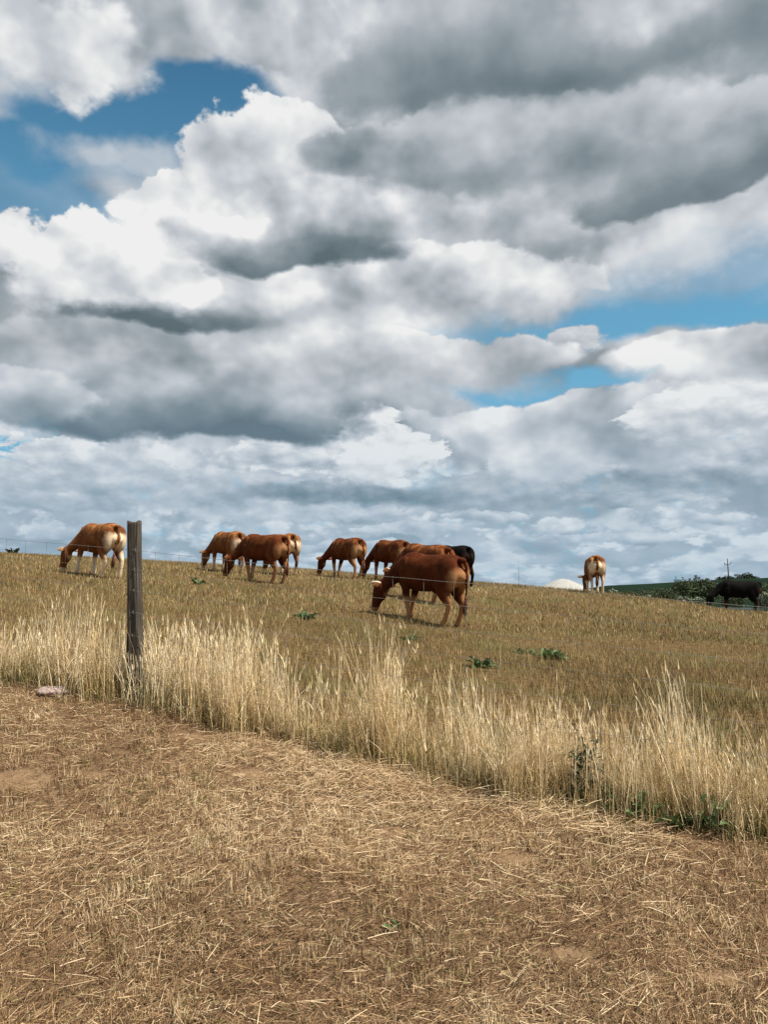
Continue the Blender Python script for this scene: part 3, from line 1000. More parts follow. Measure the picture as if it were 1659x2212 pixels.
def plain(name, col, rough=.6, scale=30, var=.5, spec=.3):
    m, T, b, o = new_mat(name)
    n = T.noise(objco(T), scale, 4, .6)
    T.put(b.inputs['Base Color'], T.mixc(T.rng(n, .3, .7), tuple(c * (1 - var) for c in col) + (1,), tuple(c * (1 + var * .5) for c in col) + (1,)))
    b.inputs['Roughness'].default_value = rough
    b.inputs['Specular IOR Level'].default_value = spec
    bump(T, b, n, .004, .5)
    return m


M_HIDE = mat_hide()
M_HORN = plain('horn', (.62, .50, .34), .4, 18, .35, .5)
M_HOOF = plain('hoof', (.06, .045, .035), .5)
M_EYE = plain('cattle_eye', (.012, .008, .006), .1, 5, .1, .6)
M_SWITCH = plain('tail_hair', (.11, .038, .018), .6, 60, .5)
M_SWITCH_BLACK = plain('black_tail_hair', (.012, .010, .009), .6, 60, .5)


def hoof_mesh():
    bm = bmesh.new()
    for s in (-1, 1):
        tube(bm, [(-.035, s * .024, .03), (-.02, s * .025, .032), (.02, s * .026, .030), (.055, s * .024, .020), (.075, s * .018, .012)],
             [(.012, .026), (.024, .031), (.025, .029), (.019, .018), (.006, .009)], seg=10, power=2.6)
    ell(bm, (-.005, 0, .055), (.052, .05, .03), sub=2)
    bmesh.ops.recalc_face_normals(bm, faces=bm.faces)
    me = bpy.data.meshes.new('hoof'); bm.to_mesh(me); bm.free()
    me.materials.append(M_HOOF)
    me.polygons.foreach_set('use_smooth', [True] * len(me.polygons))
    return me


def horn_mesh(s, size):
    bm = bmesh.new()
    q = spline([(-.02, -s * .03, -.01, .030, .030), (.02, s * .06, .01, .030, .030), (.09, s * .11, .0, .025, .025), (.17, s * .125, -.05, .017, .017), (.22, s * .11, -.13, .004, .004)], 12)
    tube(bm, q[:, :3] * size, q[:, 3:] * (.5 + .5 * size), seg=10, lat=(0, 0, 1))
    bmesh.ops.recalc_face_normals(bm, faces=bm.faces)
    me = bpy.data.meshes.new('horn'); bm.to_mesh(me); bm.free()
    me.materials.append(M_HORN)
    me.polygons.foreach_set('use_smooth', [True] * len(me.polygons))
    return me


def switch_mesh(tl):
    """tail tuft: a tapered core with hanging locks"""
    bm = bmesh.new()
    p = tl[-1][:3]; r = random.Random(3)
    tube(bm, [(p[0], p[1], p[2] + .05), (p[0], p[1], p[2] - .03), (p[0] + .005, p[1], p[2] - .13), (p[0] + .01, p[1], p[2] - .24), (p[0] + .01, p[1], p[2] - .32)],
         [(.016, .016), (.03, .03), (.042, .042), (.03, .03), (.006, .006)], seg=10)
    for k in range(14):
        a = r.random() * 6.28; d = r.uniform(.01, .035); l = r.uniform(.2, .36)
        x, y = p[0] + math.cos(a) * d, p[1] + math.sin(a) * d
        tube(bm, [(x, y, p[2] - .05), (x + math.cos(a) * .012, y + math.sin(a) * .012, p[2] - .05 - l * .5), (x + math.cos(a) * .006, y + math.sin(a) * .006, p[2] - .05 - l)],
             [(.009, .009), (.009, .009), (.002, .002)], seg=5)
    bmesh.ops.recalc_face_normals(bm, faces=bm.faces)
    me = bpy.data.meshes.new('tail_switch'); bm.to_mesh(me); bm.free()
    me.polygons.foreach_set('use_smooth', [True] * len(me.polygons))
    return me


HOOF = hoof_mesh()
_b = bmesh.new(); ell(_b, (0, 0, 0), (.019, .012, .019), sub=2)
EYE_ME = bpy.data.meshes.new('eye'); _b.to_mesh(EYE_ME); _b.free()
EYE_ME.materials.append(M_EYE); EYE_ME.polygons.foreach_set('use_smooth', [True] * len(EYE_ME.polygons))

POSES = {  # foot offsets (fl, fr, hl, hr), head turn, head lift, tail sway
    'walk': ((.20, -.06, .10, -.14), .24, 0, .09),
    'wide': ((-.20, .06, .02, -.04), .16, .0, -.10),
    'stand': ((.02, -.03, .03, -.03), .14, .0, .03),
    'step': ((-.10, .16, -.12, .08), .20, .0, -.10),
}
BODIES = {k: build_cow_body('cow_body_' + k, v[0], v[1], v[2], tail_y=v[3]) for k, v in POSES.items()}
SWITCH = {k: switch_mesh(v[2]) for k, v in BODIES.items()}

COATS = {  # coat, light hair, pale points
    'red': ((.108, .028, .0085), (.235, .088, .030), (.50, .265, .125)),
    'deepred': ((.080, .0185, .0058), (.135, .039, .012), (.42, .21, .095)),
    'tan': ((.185, .062, .019), (.36, .162, .060), (.80, .62, .43)),
    'black': ((.0055, .0046, .0042), (.008, .006, .005), (.045, .020, .012)),
}


def cow(px, py, D, yaw, height, pose, coat, pale, mottle, label, cat='cow', horn=0.0, pale_ear=1.0):
    p = at(px, py, D)
    s = height / 1.36
    h = Vector((-math.cos(yaw), math.sin(yaw), 0))
    x, y = p[0], p[1]
    f = gz(x + h.x * .5 * s, y + h.y * .5 * s); b = gz(x - h.x * .66 * s, y - h.y * .66 * s)
    z = (f + b) / 2 - 0.005
    root = empty('grazing_' + ('bull' if cat == 'bull' else 'cow'), (x, y, z))
    root.rotation_euler = (0, -math.atan2(f - b, 1.16 * s), math.atan2(h.y, h.x))
    root.scale = (s * .96, s, s)
    me, L, tl, (hy, dz) = BODIES[pose]
    me = me.copy() if False else me
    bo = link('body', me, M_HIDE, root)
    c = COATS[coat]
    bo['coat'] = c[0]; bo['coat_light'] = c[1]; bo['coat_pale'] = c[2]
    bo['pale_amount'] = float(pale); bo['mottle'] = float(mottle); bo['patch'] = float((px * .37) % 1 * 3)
    for k in ('fl', 'fr', 'hl', 'hr'):
        o = link('hoof', HOOF, None, root)
        q = L[k][-1]
        o.location = (q[0], q[1], 0)
    for sgn in (1, -1):
        o = link('eye', EYE_ME, None, root)
        o.location = (1.222, hy + sgn * .112, .425 + dz)
        if horn > 0:
            o = link('horn', horn_mesh(sgn, horn), None, root)
            o.location = (1.15, hy * .93 + sgn * .085, .635 + dz)
    sw = SWITCH[pose].copy(); sw.materials.clear()
    link('tail_switch', sw, M_SWITCH if coat != 'black' else M_SWITCH_BLACK, root)
    tag(root, label, cat, 'cattle grazing on the slope')
    return root


cow(918, 1352, 14.8, R(45), 1.33, 'wide', 'deepred', .85, .35, 'large red brown cow with pale horns grazing nearest the fence', horn=1.0)
cow(207, 1244, 20.0, R(40), 1.40, 'walk', 'tan', 1.0, .9, 'tan cow with white hind legs grazing beside the wooden fence post')
cow(562, 1256, 21.9, R(36), 1.38, 'wide', 'red', .55, .3, 'red brown cow with a pale ear in front of two other cows')
cow(487, 1231, 25.5, R(48), 1.36, 'stand', 'tan', .6, 1.0, 'mottled tan cow standing left behind the red brown cow with a pale ear')
cow(612, 1240, 25.6, R(62), 1.36, 'step', 'tan', .95, .8, 'tan cow mostly hidden behind the red brown cow, rump and hind leg showing')
cow(745, 1248, 25.0, R(52), 1.32, 'step', 'red', .8, .9, 'reddish cow with cream rump grazing alone mid slope against the sky')
cow(840, 1255, 25.2, R(54), 1.38, 'stand', 'red', .6, 1.0, 'mottled brown horned cow just left behind the nearest red brown cow', horn=.6)
cow(912, 1296, 19.0, R(54), 1.42, 'stand', 'red', .5, .8, 'brown cow with a short horn directly behind the nearest red brown cow', horn=.6)
cow(976, 1264, 26.0, R(56), 1.38, 'walk', 'black', .4, .3, 'black cow partly hidden behind the nearest red brown cow')
cow(1285, 1285, 28.0, R(97), 1.38, 'stand', 'tan', 1.0, .8, 'tan cow seen from behind on the crest beside the white heap')
cow(1595, 1326, 30.0, R(14), 1.22, 'stand', 'black', .8, .3, 'black cow grazing at the right edge in front of the bushes')


# ------------------------------------------------------------------ fence: post and stock wire
def mat_post():
    m, T, b, o = new_mat('weathered_post_wood')
    P = objco(T)
    g1 = T.noise(T.vmath('MULTIPLY', P, (1, 1, .05)), 90, 5, .6, .3)
    g2 = T.noise(T.vmath('MULTIPLY', P, (1, 1, .25)), 12, 4, .6)
    c = T.mixc(T.rng(g1, .35, .66), (.034, .028, .023, 1), (.090, .076, .063, 1))
    c = T.mixc(T.rng(g2, .55, .72, 0, .6), c, (.16, .12, .09, 1))
    T.put(b.inputs['Base Color'], c)
    b.inputs['Roughness'].default_value = .85
    bump(T, b, T.math('ADD', g1, T.math('MULTIPLY', g2, .4)), .006)
    return m


def fence():
    gpost = at(291.5, 1508, fence_D(291.5, 1508))
    top = at(289, 1128, gpost[1])
    x, y = gpost[0], gpost[1]
    z0 = gz(x, y)
    Hh = top[2] - z0
    bm = bmesh.new()
    seg, nz = 72, 90
    zs = np.linspace(-.35, Hh, nz)
    rings = []
    r0 = random.Random(2)
    for i, z in enumerate(zs):
        ring = []
        for k in range(seg):
            a = 2 * math.pi * k / seg
            c, s = math.cos(a), math.sin(a)
            w = .0455 + .006 * (1 - z / Hh)
            w += .004 * math.exp(-((z - .42) / .10) ** 2)
            pw = 2 / 4.6
            px = math.copysign(abs(c) ** pw, c) * w; py = math.copysign(abs(s) ** pw, s) * w
            n = float(fnoise(np.array([a * 2.2 + 3]), np.array([z * 1.6]), 5, 3)[0])
            f = 1 + .035 * n
            # two long drying cracks in the face towards the road
            for ca, cw, za, zb, dep in ((-1.22, .05, -.3, Hh + .1, .30), (-1.62, .035, .1, .95, .16), (-2.0, .03, .5, 1.15, .10), (2.2, .05, 0, 1.0, .2)):
                w_ = ca + .05 * math.sin(z * 5.0) + .03 * math.sin(z * 17)
                dd = abs((a - w_ + math.pi) % (2 * math.pi) - math.pi)
                if za < z < zb:
                    f -= dep * max(0, 1 - dd / cw) * min(1, (z - za) * 6, (zb - z) * 6)
            top_ = .008 * math.sin(a * 2 + 1) + .004 * r0.uniform(-1, 1) if i == nz - 1 else 0
            ring.append(bm.verts.new((px * f, py * f, z + top_)))
        rings.append(ring)
    for a, b_ in zip(rings, rings[1:]):
        for k in range(seg):
            bm.faces.new((a[k], a[(k + 1) % seg], b_[(k + 1) % seg], b_[k]))
    inner = [bm.verts.new(v.co * 1) for v in rings[-1]]
    for v in inner:
        v.co.x *= .9; v.co.y *= .9; v.co.z += .004
    for k in range(seg):
        bm.faces.new((rings[-1][k], rings[-1][(k + 1) % seg], inner[(k + 1) % seg], inner[k]))
    c = bm.verts.new((0, 0, Hh - .002))
    for k in range(seg):
        bm.faces.new((inner[k], inner[(k + 1) % seg], c))
    bm.faces.new(list(reversed(rings[0])))
    me = bpy.data.meshes.new('post'); bm.to_mesh(me); bm.free()
    me.polygons.foreach_set('use_smooth', [True] * len(me.polygons))
    root = empty('fence_post', (x, y, z0), -.06)
    link('shaft', me, mat_post(), root)
    root.rotation_euler[1] = math.atan2(top[0] - x, Hh)     # the post leans a little to the left
    tag(root, 'weathered dark grey square wooden fence post with long drying cracks', 'fence post')

    # wires: stock netting, horizontal lines tied by short uprights
    mw = plain('galvanised_wire', (.21, .20, .185), .5, 200, .3, .5)
    fr = empty('wire_fence', (x, y, z0))
    def topz(wx):
        return float(np.interp(wx, [-6.5, -3.18, -1.88, 0, 2.13, 5.5], [EYE + .80, EYE + .472, EYE + .352, EYE + .150, EYE - .062, EYE - .36]))
    off = -.058
    nx, ny = FENCE_S / math.hypot(1, FENCE_S), -1 / math.hypot(1, FENCE_S)
    def wp(wx, drop):
        sag = .012 * math.sin((wx + 1.88) * .9) if wx > -1.88 else .008 * math.sin((wx + 1.88) * 1.1)
        return Vector((wx - nx * 0 + nx * .0, FENCE_C + FENCE_S * wx, topz(wx) - drop - sag)) + Vector((nx, ny, 0)) * (-off)
    drops = [0, .145, .30, .46, .63, .80]
    rr = random.Random(5)
    xs = np.arange(-6.5, 5.51, .095)
    def wire(name, pts, r, seg=6):
        bmw = bmesh.new()
        tube(bmw, [p - Vector((x, y, z0)) for p in pts], [(r, r)] * len(pts), lat=(0.2, 1, .1), seg=seg)
        mew = bpy.data.meshes.new(name); bmw.to_mesh(mew); bmw.free()
        return link(name, mew, mw, fr, smooth=True)
    wires = []
    for di, d in enumerate(drops):
        pts = [wp(v, d + rr.uniform(-.0015, .0015)) for v in xs]
        wires.append(wire('line_wire', pts, .0013 if di == 0 else .0011))
    sx = -4.6
    while sx < 3.5:
        for i in range(5):
            j = sx + (.06 if i % 2 else 0) + rr.uniform(-.01, .01)
            if i == 0 or rr.random() < .97:
                wire('stay_wire', [wp(j + rr.uniform(-.004, .004), drops[i] - .004), wp(j, (drops[i] + drops[i + 1]) / 2), wp(j + rr.uniform(-.004, .004), drops[i + 1] + .004)], .0011, 5)
        sx += .195
    # staples in the post
    for d in drops[:5]:
        bmw = bmesh.new()
        pc = wp(x, d) - Vector((x, y, z0))
        tube(bmw, [pc + Vector((-nx * .0, 0, .012)) + Vector((nx, ny, 0)) * -.02, pc + Vector((0, 0, .011)) + Vector((nx, ny, 0)) * .003, pc + Vector((0, 0, -.011)) + Vector((nx, ny, 0)) * .003, pc + Vector((0, 0, -.012)) + Vector((nx, ny, 0)) * -.02], [(.002, .002)] * 4, lat=(1, 0, .2), seg=6)
        mew = bpy.data.meshes.new('staple'); bmw.to_mesh(mew); bmw.free()
        link('staple', mew, mw, fr, smooth=True)
    tag(fr, 'thin wire stock netting strung along the tall dry grass', 'wire fence')


fence()


# ------------------------------------------------------------------ stone
def stone():
    p = at(112, 1512, 5.80)
    bm = bmesh.new()
    bmesh.ops.create_icosphere(bm, subdivisions=4, radius=1)
    for v in bm.verts:
        c = v.co
        n = float(fnoise(np.array([c.x * 1.4 + 5]), np.array([c.y * 1.4 + c.z * 1.9]), 8, 3)[0])
        n2 = float(fnoise(np.array([c.x * 4 + 5]), np.array([c.y * 4 + c.z * 4.7]), 18, 2)[0])
        k = 1 + .22 * n + .05 * n2
        v.co = Vector((c.x * .115 * k, c.y * .085 * k, max(c.z, -.6) * .042 * k))
    me = bpy.data.meshes.new('stone'); bm.to_mesh(me); bm.free()
    m, T, b, o_ = new_mat('pink_granite')
    P = objco(T)
    n = T.noise(P, 120, 4, .7); n2 = T.noise(P, 25, 4, .6)
    c = T.mixc(T.rng(n, .42, .58), (.20, .135, .115, 1), (.42, .325, .295, 1))
    c = T.mixc(T.rng(n2, .5, .7, 0, .5), c, (.46, .41, .37, 1))
    T.put(b.inputs['Base Color'], c); bump(T, b, n2, .01)
    o = link('stone', me, m, smooth=True)
    o.location = (p[0], p[1], gz(p[0], p[1]) + .026); o.rotation_euler = (0, .06, .3)
    tag(o, 'pale pink speckled stone lying in the cut straw left of the post', 'stone')


stone()


# ------------------------------------------------------------------ weeds
def mat_leaf(name, a, b2, rough=.45):
    m, T, b, o = new_mat(name)
    P = objco(T)
    n = T.noise(P, 25, 3, .6)
    c = T.mixc(T.rng(n, .35, .65), (*a, 1), (*b2, 1))
    T.put(b.inputs['Base Color'], c)
    b.inputs['Roughness'].default_value = rough
    tr = T.node('ShaderNodeBsdfTranslucent'); T.put(tr.inputs[0], c)
    mx = T.node('ShaderNodeMixShader'); mx.inputs[0].default_value = .25
    T.t.links.new(b.outputs[0], mx.inputs[1]); T.t.links.new(tr.outputs[0], mx.inputs[2])
    T.t.links.new(mx.outputs[0], o.inputs[0])
    return m


M_DOCK = mat_leaf('dock_leaf', (.045, .085, .028), (.10, .155, .055))
M_DOCK2 = mat_leaf('pale_weed_leaf', (.075, .125, .045), (.17, .23, .095))
M_DARKWEED = mat_leaf('dark_weed_leaf', (.022, .040, .018), (.05, .075, .03))


def leaf_mesh(name, L, W, bend, wavy, lobes=0, seed=0):
    r = random.Random(seed)
    nl, nw = 10, 4
    V = []; F = []
    a = .9
    px, pz = 0, 0
    for i in range(nl + 1):
        t = i / nl
        w = W * (math.sin(math.pi * min(1, t * .92 + .08)) ** .7) * (1 - .25 * t)
        if lobes:
            w *= .55 + .45 * abs(math.sin(t * lobes * math.pi))
        if t > .96: w *= .2
        for j in range(nw + 1):
            u = j / nw * 2 - 1
            V.append((px, u * w / 2, pz + .14 * W * u * u + wavy * math.sin(t * 14 + u * 2 + seed) * abs(u)))
        a -= bend / nl
        px += math.cos(a) * L / nl; pz += math.sin(a) * L / nl
    for i in range(nl):
        for j in range(nw):
            q = i * (nw + 1) + j
            F.append((q, q + 1, q + nw + 2, q + nw + 1))
    me = mesh_np(name, V, F)
    me.polygons.foreach_set('use_smooth', [True] * len(me.polygons))
    return me


LEAVES = [leaf_mesh('leaf', 1, .52, b, .05, 0, i) for i, b in enumerate((.9, 1.3, 1.7))]
LOBED = [leaf_mesh('lobed_leaf', 1, .40, b, .03, 4, i + 7) for i, b in enumerate((.9, 1.4))]


def weed(name, px, py, D, n, size, mat, label, lobed=False, up=0.0, seed=0, stem=0.0, group='green weeds on the pasture'):
    p = at(px, py, D)
    z = gz(p[0], p[1])
    root = empty(name, (p[0], p[1], z))
    r = random.Random(seed)
    src = LOBED if lobed else LEAVES
    if stem > 0:
        bm = bmesh.new()
        tube(bm, [(0, 0, -.02), (.01, .005, stem * .5), (-.01, .015, stem)], [(.006, .006), (.005, .005), (.003, .003)], seg=6)
        me = bpy.data.meshes.new('stem'); bm.to_mesh(me); bm.free()
        link('stem', me, mat, root, smooth=True)
    for i in range(n):
        me = src[i % len(src)]
        key = me.name + mat.name
        if key not in bpy.data.meshes:
            c = me.copy(); c.name = key; c.materials.append(mat)
        me = bpy.data.meshes[key]
        o = link('leaf', me, None, root)
        s = size * r.uniform(.6, 1.1)
        h = 0.0
        if stem > 0:
            h = stem * r.uniform(.05, 1.0); s *= (1.1 - .75 * h / stem)
        o.scale = (s, s * r.uniform(.8, 1.2), s)
        o.location = (r.uniform(-1, 1) * size * .6, r.uniform(-1, 1) * size * .4, h)
        o.rotation_euler = (r.uniform(-.5, .5), r.uniform(-.5, .25) - up, r.random() * 6.28)
    tag(root, label, 'weed', group)
    return root


weed('dock_plant', 660, 1352, 13.2, 26, .20, M_DOCK, 'low wide green weed in the grass left of the nearest red brown cow', seed=1)
weed('dock_plant', 886, 1385, 11.9, 20, .15, M_DOCK, 'small green weed just below the nearest red brown cow', seed=2)
weed('dock_plant', 1135, 1396, 11.2, 20, .15, M_DOCK2, 'flat pale green weed right of the nearest cow, left of a taller weed', seed=3)
weed('dock_plant', 1195, 1412, 10.6, 28, .19, M_DOCK2, 'largest light green leafy weed on the pasture right of the cow', seed=4, up=.25)
weed('dock_plant', 1035, 1450, 9.2, 26, .16, M_DOCK, 'dark green weed just behind the tall grass, nearest of the pasture weeds', seed=5)
weed('thistle', 430, 1272, 19.5, 10, .24, M_DOCK, 'tiny green weed on the slope below the two left cows', lobed=True, seed=6, up=.3)
weed('thistle', 26, 1200, 36, 14, .45, M_DARKWEED, 'small dark weed on the skyline at the left edge', lobed=True, seed=7, up=.3)
weed('dark_weed', 1268, 1733, fence_D(1268, 1733) - .03, 60, .12, M_DARKWEED, 'dark leafy weed standing among the tall straw on the right', lobed=True, seed=8, stem=.38, group='weeds in the fence row')
weed('leafy_weed', 1385, 1745, fence_D(1385, 1745) - .13, 26, .12, M_DOCK2, 'bushy pale green leafy weed at the foot of the tall grass', seed=9, stem=.16, up=.2, group='weeds in the fence row')
weed('leafy_weed', 1468, 1765, fence_D(1468, 1765) - .13, 20, .14, M_DOCK, 'spreading green thistly weed between leafy weed and green grass at right', lobed=True, seed=10, up=.2, group='weeds in the fence row')
weed('leafy_weed', 1545, 1790, fence_D(1545, 1790) - .13, 18, .12, M_DOCK2, 'upright green weed in the grass foot nearest the right edge', seed=14, stem=.2, up=.3, group='weeds in the fence row')
weed('leafy_weed', 1330, 1745, fence_D(1330, 1745) - .12, 12, .10, M_DOCK, 'small green weed between the dark leafy weed and bushy pale weed', seed=15, stem=.12, up=.2, group='weeds in the fence row')
weed('leafy_weed', 1560, 1600, fence_D(1560, 1600) + .9, 9, .10, M_DOCK, 'small dark green weed half hidden in the straw near the right edge', seed=11, stem=.3, group='weeds in the fence row')
weed('leafy_weed', 858, 2010, 3.33, 6, .055, M_DOCK2, 'little pale green leaf clump lying in the straw in the foreground', seed=12, group='weeds in the cut straw')


# ------------------------------------------------------------------ background on the right
def mat_far(name, col, var=.3, scale=.3):
    m, T, b, o = new_mat(name)
    P = objco(T)
    n = T.noise(P, scale, 5, .6)
    T.put(b.inputs['Base Color'], T.mixc(T.rng(n, .35, .65), tuple(c * (1 - var) for c in col) + (1,), tuple(c * (1 + var) for c in col) + (1,)))
    b.inputs['Roughness'].default_value = .95
    b.inputs['Specular IOR Level'].default_value = .05
    return m


def green_hill():
    """crop-covered rise across the valley"""
    D0 = 330.0
    tops = [(1180, 1290), (1260, 1276), (1310, 1265), (1400, 1261), (1500, 1255), (1600, 1250), (1700, 1247), (1900, 1244), (2300, 1262), (2700, 1300)]
    X = [at(px, py, D0)[0] for px, py in tops]; Z = [at(px, py, D0)[2] for px, py in tops]
    xs = np.linspace(X[0], X[-1], 90); ys = np.linspace(130, 560, 50)
    V = []
    for yv in ys:
        k = sstep(130, D0, yv) if yv < D0 else 1 - .6 * sstep(D0, 560, yv)
        for xv in xs:
            sc = (yv / D0) * .25 + .75
            zt = float(np.interp(xv, X, Z))
            V.append((xv * sc, yv, -11 + (zt + 11) * float(k)))
    n = len(xs)
    F = [(i * n + j, i * n + j + 1, (i + 1) * n + j + 1, (i + 1) * n + j) for i in range(len(ys) - 1) for j in range(n - 1)]
    m, T, b, o_ = new_mat('hill_crop')
    P = objco(T)
    nz = T.noise(P, .05, 4, .6)
    rows = T.noise(T.vmath('MULTIPLY', P, (1, .12, 1)), .8, 3, .6)
    c = T.mixc(T.rng(nz, .35, .65), (.006, .015, .009, 1), (.010, .022, .012, 1))
    c = T.mixc(T.rng(rows, .4, .7, 0, .4), c, (.014, .030, .014, 1))
    T.put(b.inputs['Base Color'], c); b.inputs['Roughness'].default_value = 1; b.inputs['Specular IOR Level'].default_value = .02
    o = link('green_hill', mesh_np('green_hill', V, F), m, smooth=True)
    tag(o, 'dark green crop covered hill across the valley', kind='structure')


green_hill()


def leaf_cloud(lobes, n, size, seed, fill=.75):
    """leaf-sized faces spread through uneven lobes"""
    g = np.random.default_rng(seed)
    C = []; Nn = []
    vol = np.array([l[3] * l[4] * l[5] for l in lobes]); vol = vol / vol.sum()
    for l, f in zip(lobes, vol):
        k = int(n * f)
        v = g.normal(0, 1, (k, 3)); v /= np.linalg.norm(v, axis=1)[:, None]
        lump = 1 + .28 * np.sin(v[:, 0] * 5 + seed) * np.sin(v[:, 1] * 4 + seed * 2) + .22 * np.sin(v[:, 2] * 7 + v[:, 0] * 6 + seed)
        r = (1 - fill + fill * g.random(k) ** .35) * lump
        C.append(np.array(l[:3]) + v * r[:, None] * np.array(l[3:6])); Nn.append(v)
    C = np.concatenate(C); n = len(C)
    a = g.normal(0, 1, (n, 3)); a /= np.linalg.norm(a, axis=1)[:, None]
    b = np.cross(a, g.normal(0, 1, (n, 3))); b /= np.linalg.norm(b, axis=1)[:, None]
    s = size * g.uniform(.5, 1.3, n)[:, None]
    V = np.stack([C - a * s, C + b * s * .6, C + a * s, C - b * s * .6], 1).reshape(-1, 3)
    F = np.arange(n * 4).reshape(-1, 4)
    return V, F, np.repeat(g.random(n), 4)


def mat_foliage(name, c0, c1, c2):
    m, T, b, o = new_mat(name)
    c = T.ramp(attr(T, 'hue'), [(0, c0), (.6, c1), (1, c2)])
    n = T.noise(objco(T), .6, 2, .5)
    c = T.mixc(T.rng(n, .35, .65, 0, .45), c, (.45, .5, .4, 1), 'MULTIPLY')
    T.put(b.inputs['Base Color'], c)
    b.inputs['Roughness'].default_value = .6
    return m


M_BUSH = mat_foliage('bush_leaf', (.028, .046, .020), (.060, .085, .036), (.13, .15, .08))
M_DARKTREE = mat_foliage('dark_tree_leaf', (.016, .027, .016), (.030, .045, .025), (.05, .065, .036))
M_PALE = mat_foliage('pale_flowering_leaf', (.10, .13, .08), (.22, .25, .18), (.46, .47, .38))
M_BARK = plain('bark', (.07, .05, .035), .9, 6, .4)


def bush(name, px, py_top, py_base, D, halfw, mat, label, cat, seed, n=1800, size=None, group='bushes and trees on the right'):
    """trunk with limbs and a crown of leaf faces; its crown reaches the given row"""
    topz = at(px, py_top, D)[2]
    x = at(px, py_base, D)[0]
    zb = at(px, py_base, D)[2]
    zg = min(gz(x, D), zb) if D < 130 else zb - 1
    W = halfw / FPX * D
    H = topz - zb
    root = empty(name, (x, D, zg))
    g = random.Random(seed)
    lobes = [(0, 0, zb - zg + H * .45, W * .75, W * .7, H * .45)]
    for k in range(7):
        a = g.uniform(-1, 1)
        lobes.append((a * W * .72, g.uniform(-.5, .5) * W, zb - zg + H * g.uniform(.3, .72) * (1 - .35 * abs(a)), W * g.uniform(.25, .42), W * .35, H * g.uniform(.22, .36)))
    V, F, h = leaf_cloud(lobes, int(n * 2), size or max(.05, W * .05), seed)
    bm = bmesh.new()
    tz = zb - zg
    tube(bm, [(0, 0, -.3), (W * .02, 0, tz * .5), (0, 0, tz + H * .3), (W * .05, 0, tz + H * .6)], [(W * .07, W * .07), (W * .055, W * .055), (W * .04, W * .04), (W * .015, W * .015)], seg=8)
    for k in range(5):
        a = g.random() * 6.28
        tube(bm, [(0, 0, tz + H * .12), (math.cos(a) * W * .3, math.sin(a) * W * .3, tz + H * .4), (math.cos(a) * W * .55, math.sin(a) * W * .55, tz + H * .62)], [(W * .035, W * .035), (W * .025, W * .025), (W * .008, W * .008)], seg=6)
    me = bpy.data.meshes.new('trunk'); bm.to_mesh(me); bm.free()
    link('trunk', me, M_BARK, root, smooth=True)
    link('crown', mesh_np('crown', V, F, {'hue': h}), mat, root)
    tag(root, label, cat, group)


bush('field_tree', 1570, 1243, 1258, 325, 22, M_DARKTREE, 'small dark round tree left on the hill crest beside the pole', 'tree', 1, 1400)
bush('field_tree', 1613, 1237, 1258, 325, 29, M_DARKTREE, 'larger dark round tree right of the pole on the hill crest', 'tree', 2, 1800)
bush('hedge_bush', 1520, 1243, 1300, 105, 38, M_BUSH, 'tallest green bush left of the right black cow', 'bush', 3, 4200)
bush('hedge_bush', 1478, 1248, 1302, 104, 32, M_BUSH, 'green bush with spiky top left of the tallest bush', 'bush', 4, 3400)
bush('hedge_bush', 1428, 1266, 1302, 100, 34, M_BUSH, 'low round dark bush between the spiky bush and the far cow', 'bush', 5, 3000)
bush('hedge_bush', 1395, 1272, 1302, 102, 34, M_BUSH, 'wide low bush right of the very low bush near the far cow', 'bush', 9, 2600)
bush('hedge_bush', 1358, 1276, 1297, 100, 32, M_BUSH, 'very low bush just right of the cow seen from behind', 'bush', 6, 1800)
bush('hedge_bush', 1655, 1262, 1310, 95, 34, M_BUSH, 'green bush behind the black cow tail at the right edge', 'bush', 7, 3400)
bush('hedge_bush', 1590, 1272, 1312, 98, 34, M_BUSH, 'dark bush mostly hidden behind the right black cow', 'bush', 8, 2400)
for i, (px, t, bz, w, lb) in enumerate(((1325, 1272, 1290, 12, 'pale flowering shrub beside the leg of the cow seen from behind'), (1400, 1284, 1300, 14, 'pale flowering shrub low in front of the round dark bush'),
                                        (1478, 1287, 1304, 17, 'pale flowering shrub left of the black cow head'), (1510, 1288, 1306, 16, 'yellowish flowering shrub touching the black cow head'),
                                        (1652, 1276, 1318, 15, 'pale flowering shrub behind the black cow tail'))):
    bush('flowering_shrub', px, t, bz, 78, w, M_PALE, lb, 'shrub', 20 + i, 700, .12, 'pale flowering shrubs on the right')


def heap():
    D = 92
    a = at(1215, 1247, D)
    zg = gz(a[0], D)
    H = a[2] - zg
    Rb = H / .50
    nr, na = 26, 72
    V = [(0, 0, H - .15)]; F3 = []
    for i in range(1, nr + 1):
        r = Rb * i / nr
        for k in range(na):
            t = 2 * math.pi * k / na
            n = float(fnoise(np.array([math.cos(t) * r * .35]), np.array([math.sin(t) * r * .35]), 4, 3)[0])
            z = H - .5 * (math.sqrt(r * r + .15) - .387) - .12 * abs(math.sin(t * 3 + .5)) * r * .12 + .10 * n
            V.append((math.cos(t) * r, math.sin(t) * r * .9, max(z, -.4)))
    bm = bmesh.new()
    vs = [bm.verts.new(v) for v in V]
    for k in range(na):
        bm.faces.new((vs[0], vs[1 + k], vs[1 + (k + 1) % na]))
    for i in range(nr - 1):
        for k in range(na):
            q = 1 + i * na
            bm.faces.new((vs[q + k], vs[q + na + k], vs[q + na + (k + 1) % na], vs[q + (k + 1) % na]))
    me = bpy.data.meshes.new('heap'); bm.to_mesh(me); bm.free()
    o = link('white_heap', me, plain('white_sand', (.37, .362, .345), .95, 3, .12, .1), smooth=True)
    o.location = (a[0], D, zg)
    tag(o, 'pale white cone shaped heap behind the crest beside the far cow', 'heap')


heap()


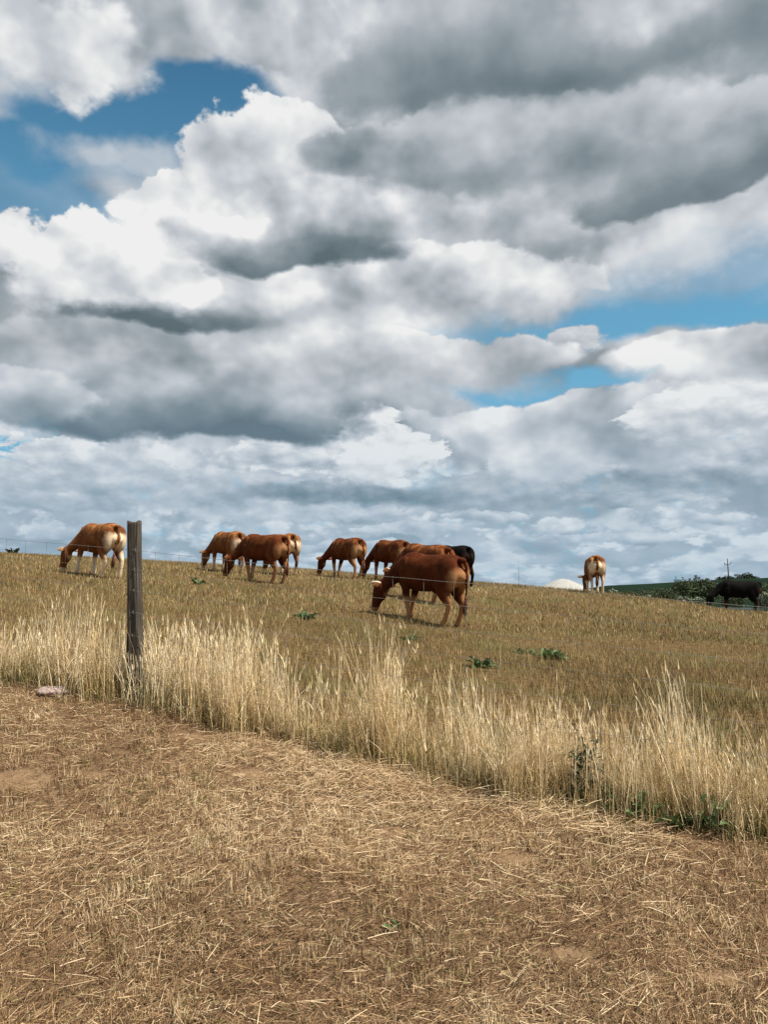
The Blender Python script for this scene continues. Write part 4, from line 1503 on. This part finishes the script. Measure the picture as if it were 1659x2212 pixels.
def pole():
    D = 318
    b = at(1575.5, 1262, D); t = at(1574.5, 1208, D)
    m = plain('pole_wood', (.035, .03, .027), .9, 2, .3)
    root = empty('power_pole', (b[0], D, b[2] - 1.5))
    H = t[2] - b[2] + 1.5
    def part(name, pts, rad, parent=root):
        bm = bmesh.new(); tube(bm, pts, rad, lat=(0, 1, 0) if abs(pts[0][2] - pts[-1][2]) > abs(pts[0][0] - pts[-1][0]) else (0, 0, 1), seg=10)
        bmesh.ops.recalc_face_normals(bm, faces=bm.faces)
        me = bpy.data.meshes.new(name); bm.to_mesh(me); bm.free()
        return link(name, me, m, parent, smooth=True)
    part('shaft', [(0, 0, -.5), (0, 0, H * .5), (-.1, 0, H)], [(.26, .26), (.22, .22), (.16, .16)])
    za = H - 2.1
    arm = part('crossarm', [(-1.35, 0, za), (0, 0, za - .05), (1.3, 0, za + .1)], [(.10, .10)] * 3)
    for dx, dz in ((-1.3, 0), (1.25, .1)):
        part('insulator', [(dx, 0, za + dz), (dx, 0, za + dz + .45), (dx, 0, za + dz + .8)], [(.09, .09), (.16, .16), (.08, .08)])
    part('insulator', [(-.1, 0, H - .05), (-.1, 0, H + .35)], [(.14, .14), (.08, .08)])
    tag(root, 'dark wooden power pole with a single crossarm on the hill crest', 'pole')
    # thin mast left of the heap
    D = 70
    b = at(1122, 1275, D); t = at(1121, 1207, D)
    bm = bmesh.new()
    tube(bm, [(0, 0, -1.2), (0, 0, (t[2] - b[2]) * .5), (-.02, 0, t[2] - b[2])], [(.022, .022), (.017, .017), (.009, .009)], seg=8)
    ell(bm, (-.02, 0, t[2] - b[2]), (.02, .02, .03), sub=1)
    me = bpy.data.meshes.new('mast'); bm.to_mesh(me); bm.free()
    o = link('thin_mast', me, plain('grey_metal', (.25, .25, .25), .6), smooth=True)
    o.location = (b[0], D, b[2])
    tag(o, 'very thin grey mast rising above the crest left of the white heap', 'mast')


pole()


def pond():
    c = at(1600, 1306, 62)
    V = []; F = []
    n = 40
    for k in range(n):
        t = 2 * math.pi * k / n
        V.append((c[0] + math.cos(t) * (4.2 + .6 * math.sin(3 * t)), 62 + math.sin(t) * (6 + .8 * math.sin(2 * t)), c[2] - .3))
    bm = bmesh.new(); bm.faces.new([bm.verts.new(v) for v in V])
    me = bpy.data.meshes.new('pond'); bm.to_mesh(me); bm.free()
    m, T, b, o_ = new_mat('pond_water')
    b.inputs['Base Color'].default_value = (.03, .05, .045, 1); b.inputs['Roughness'].default_value = .08; b.inputs['Specular IOR Level'].default_value = .5
    bump(T, b, T.noise(objco(T), 3, 3, .5), .02, .3)
    o = link('pond', me, m)
    tag(o, 'grey green water beyond the black cow legs', kind='structure')


pond()
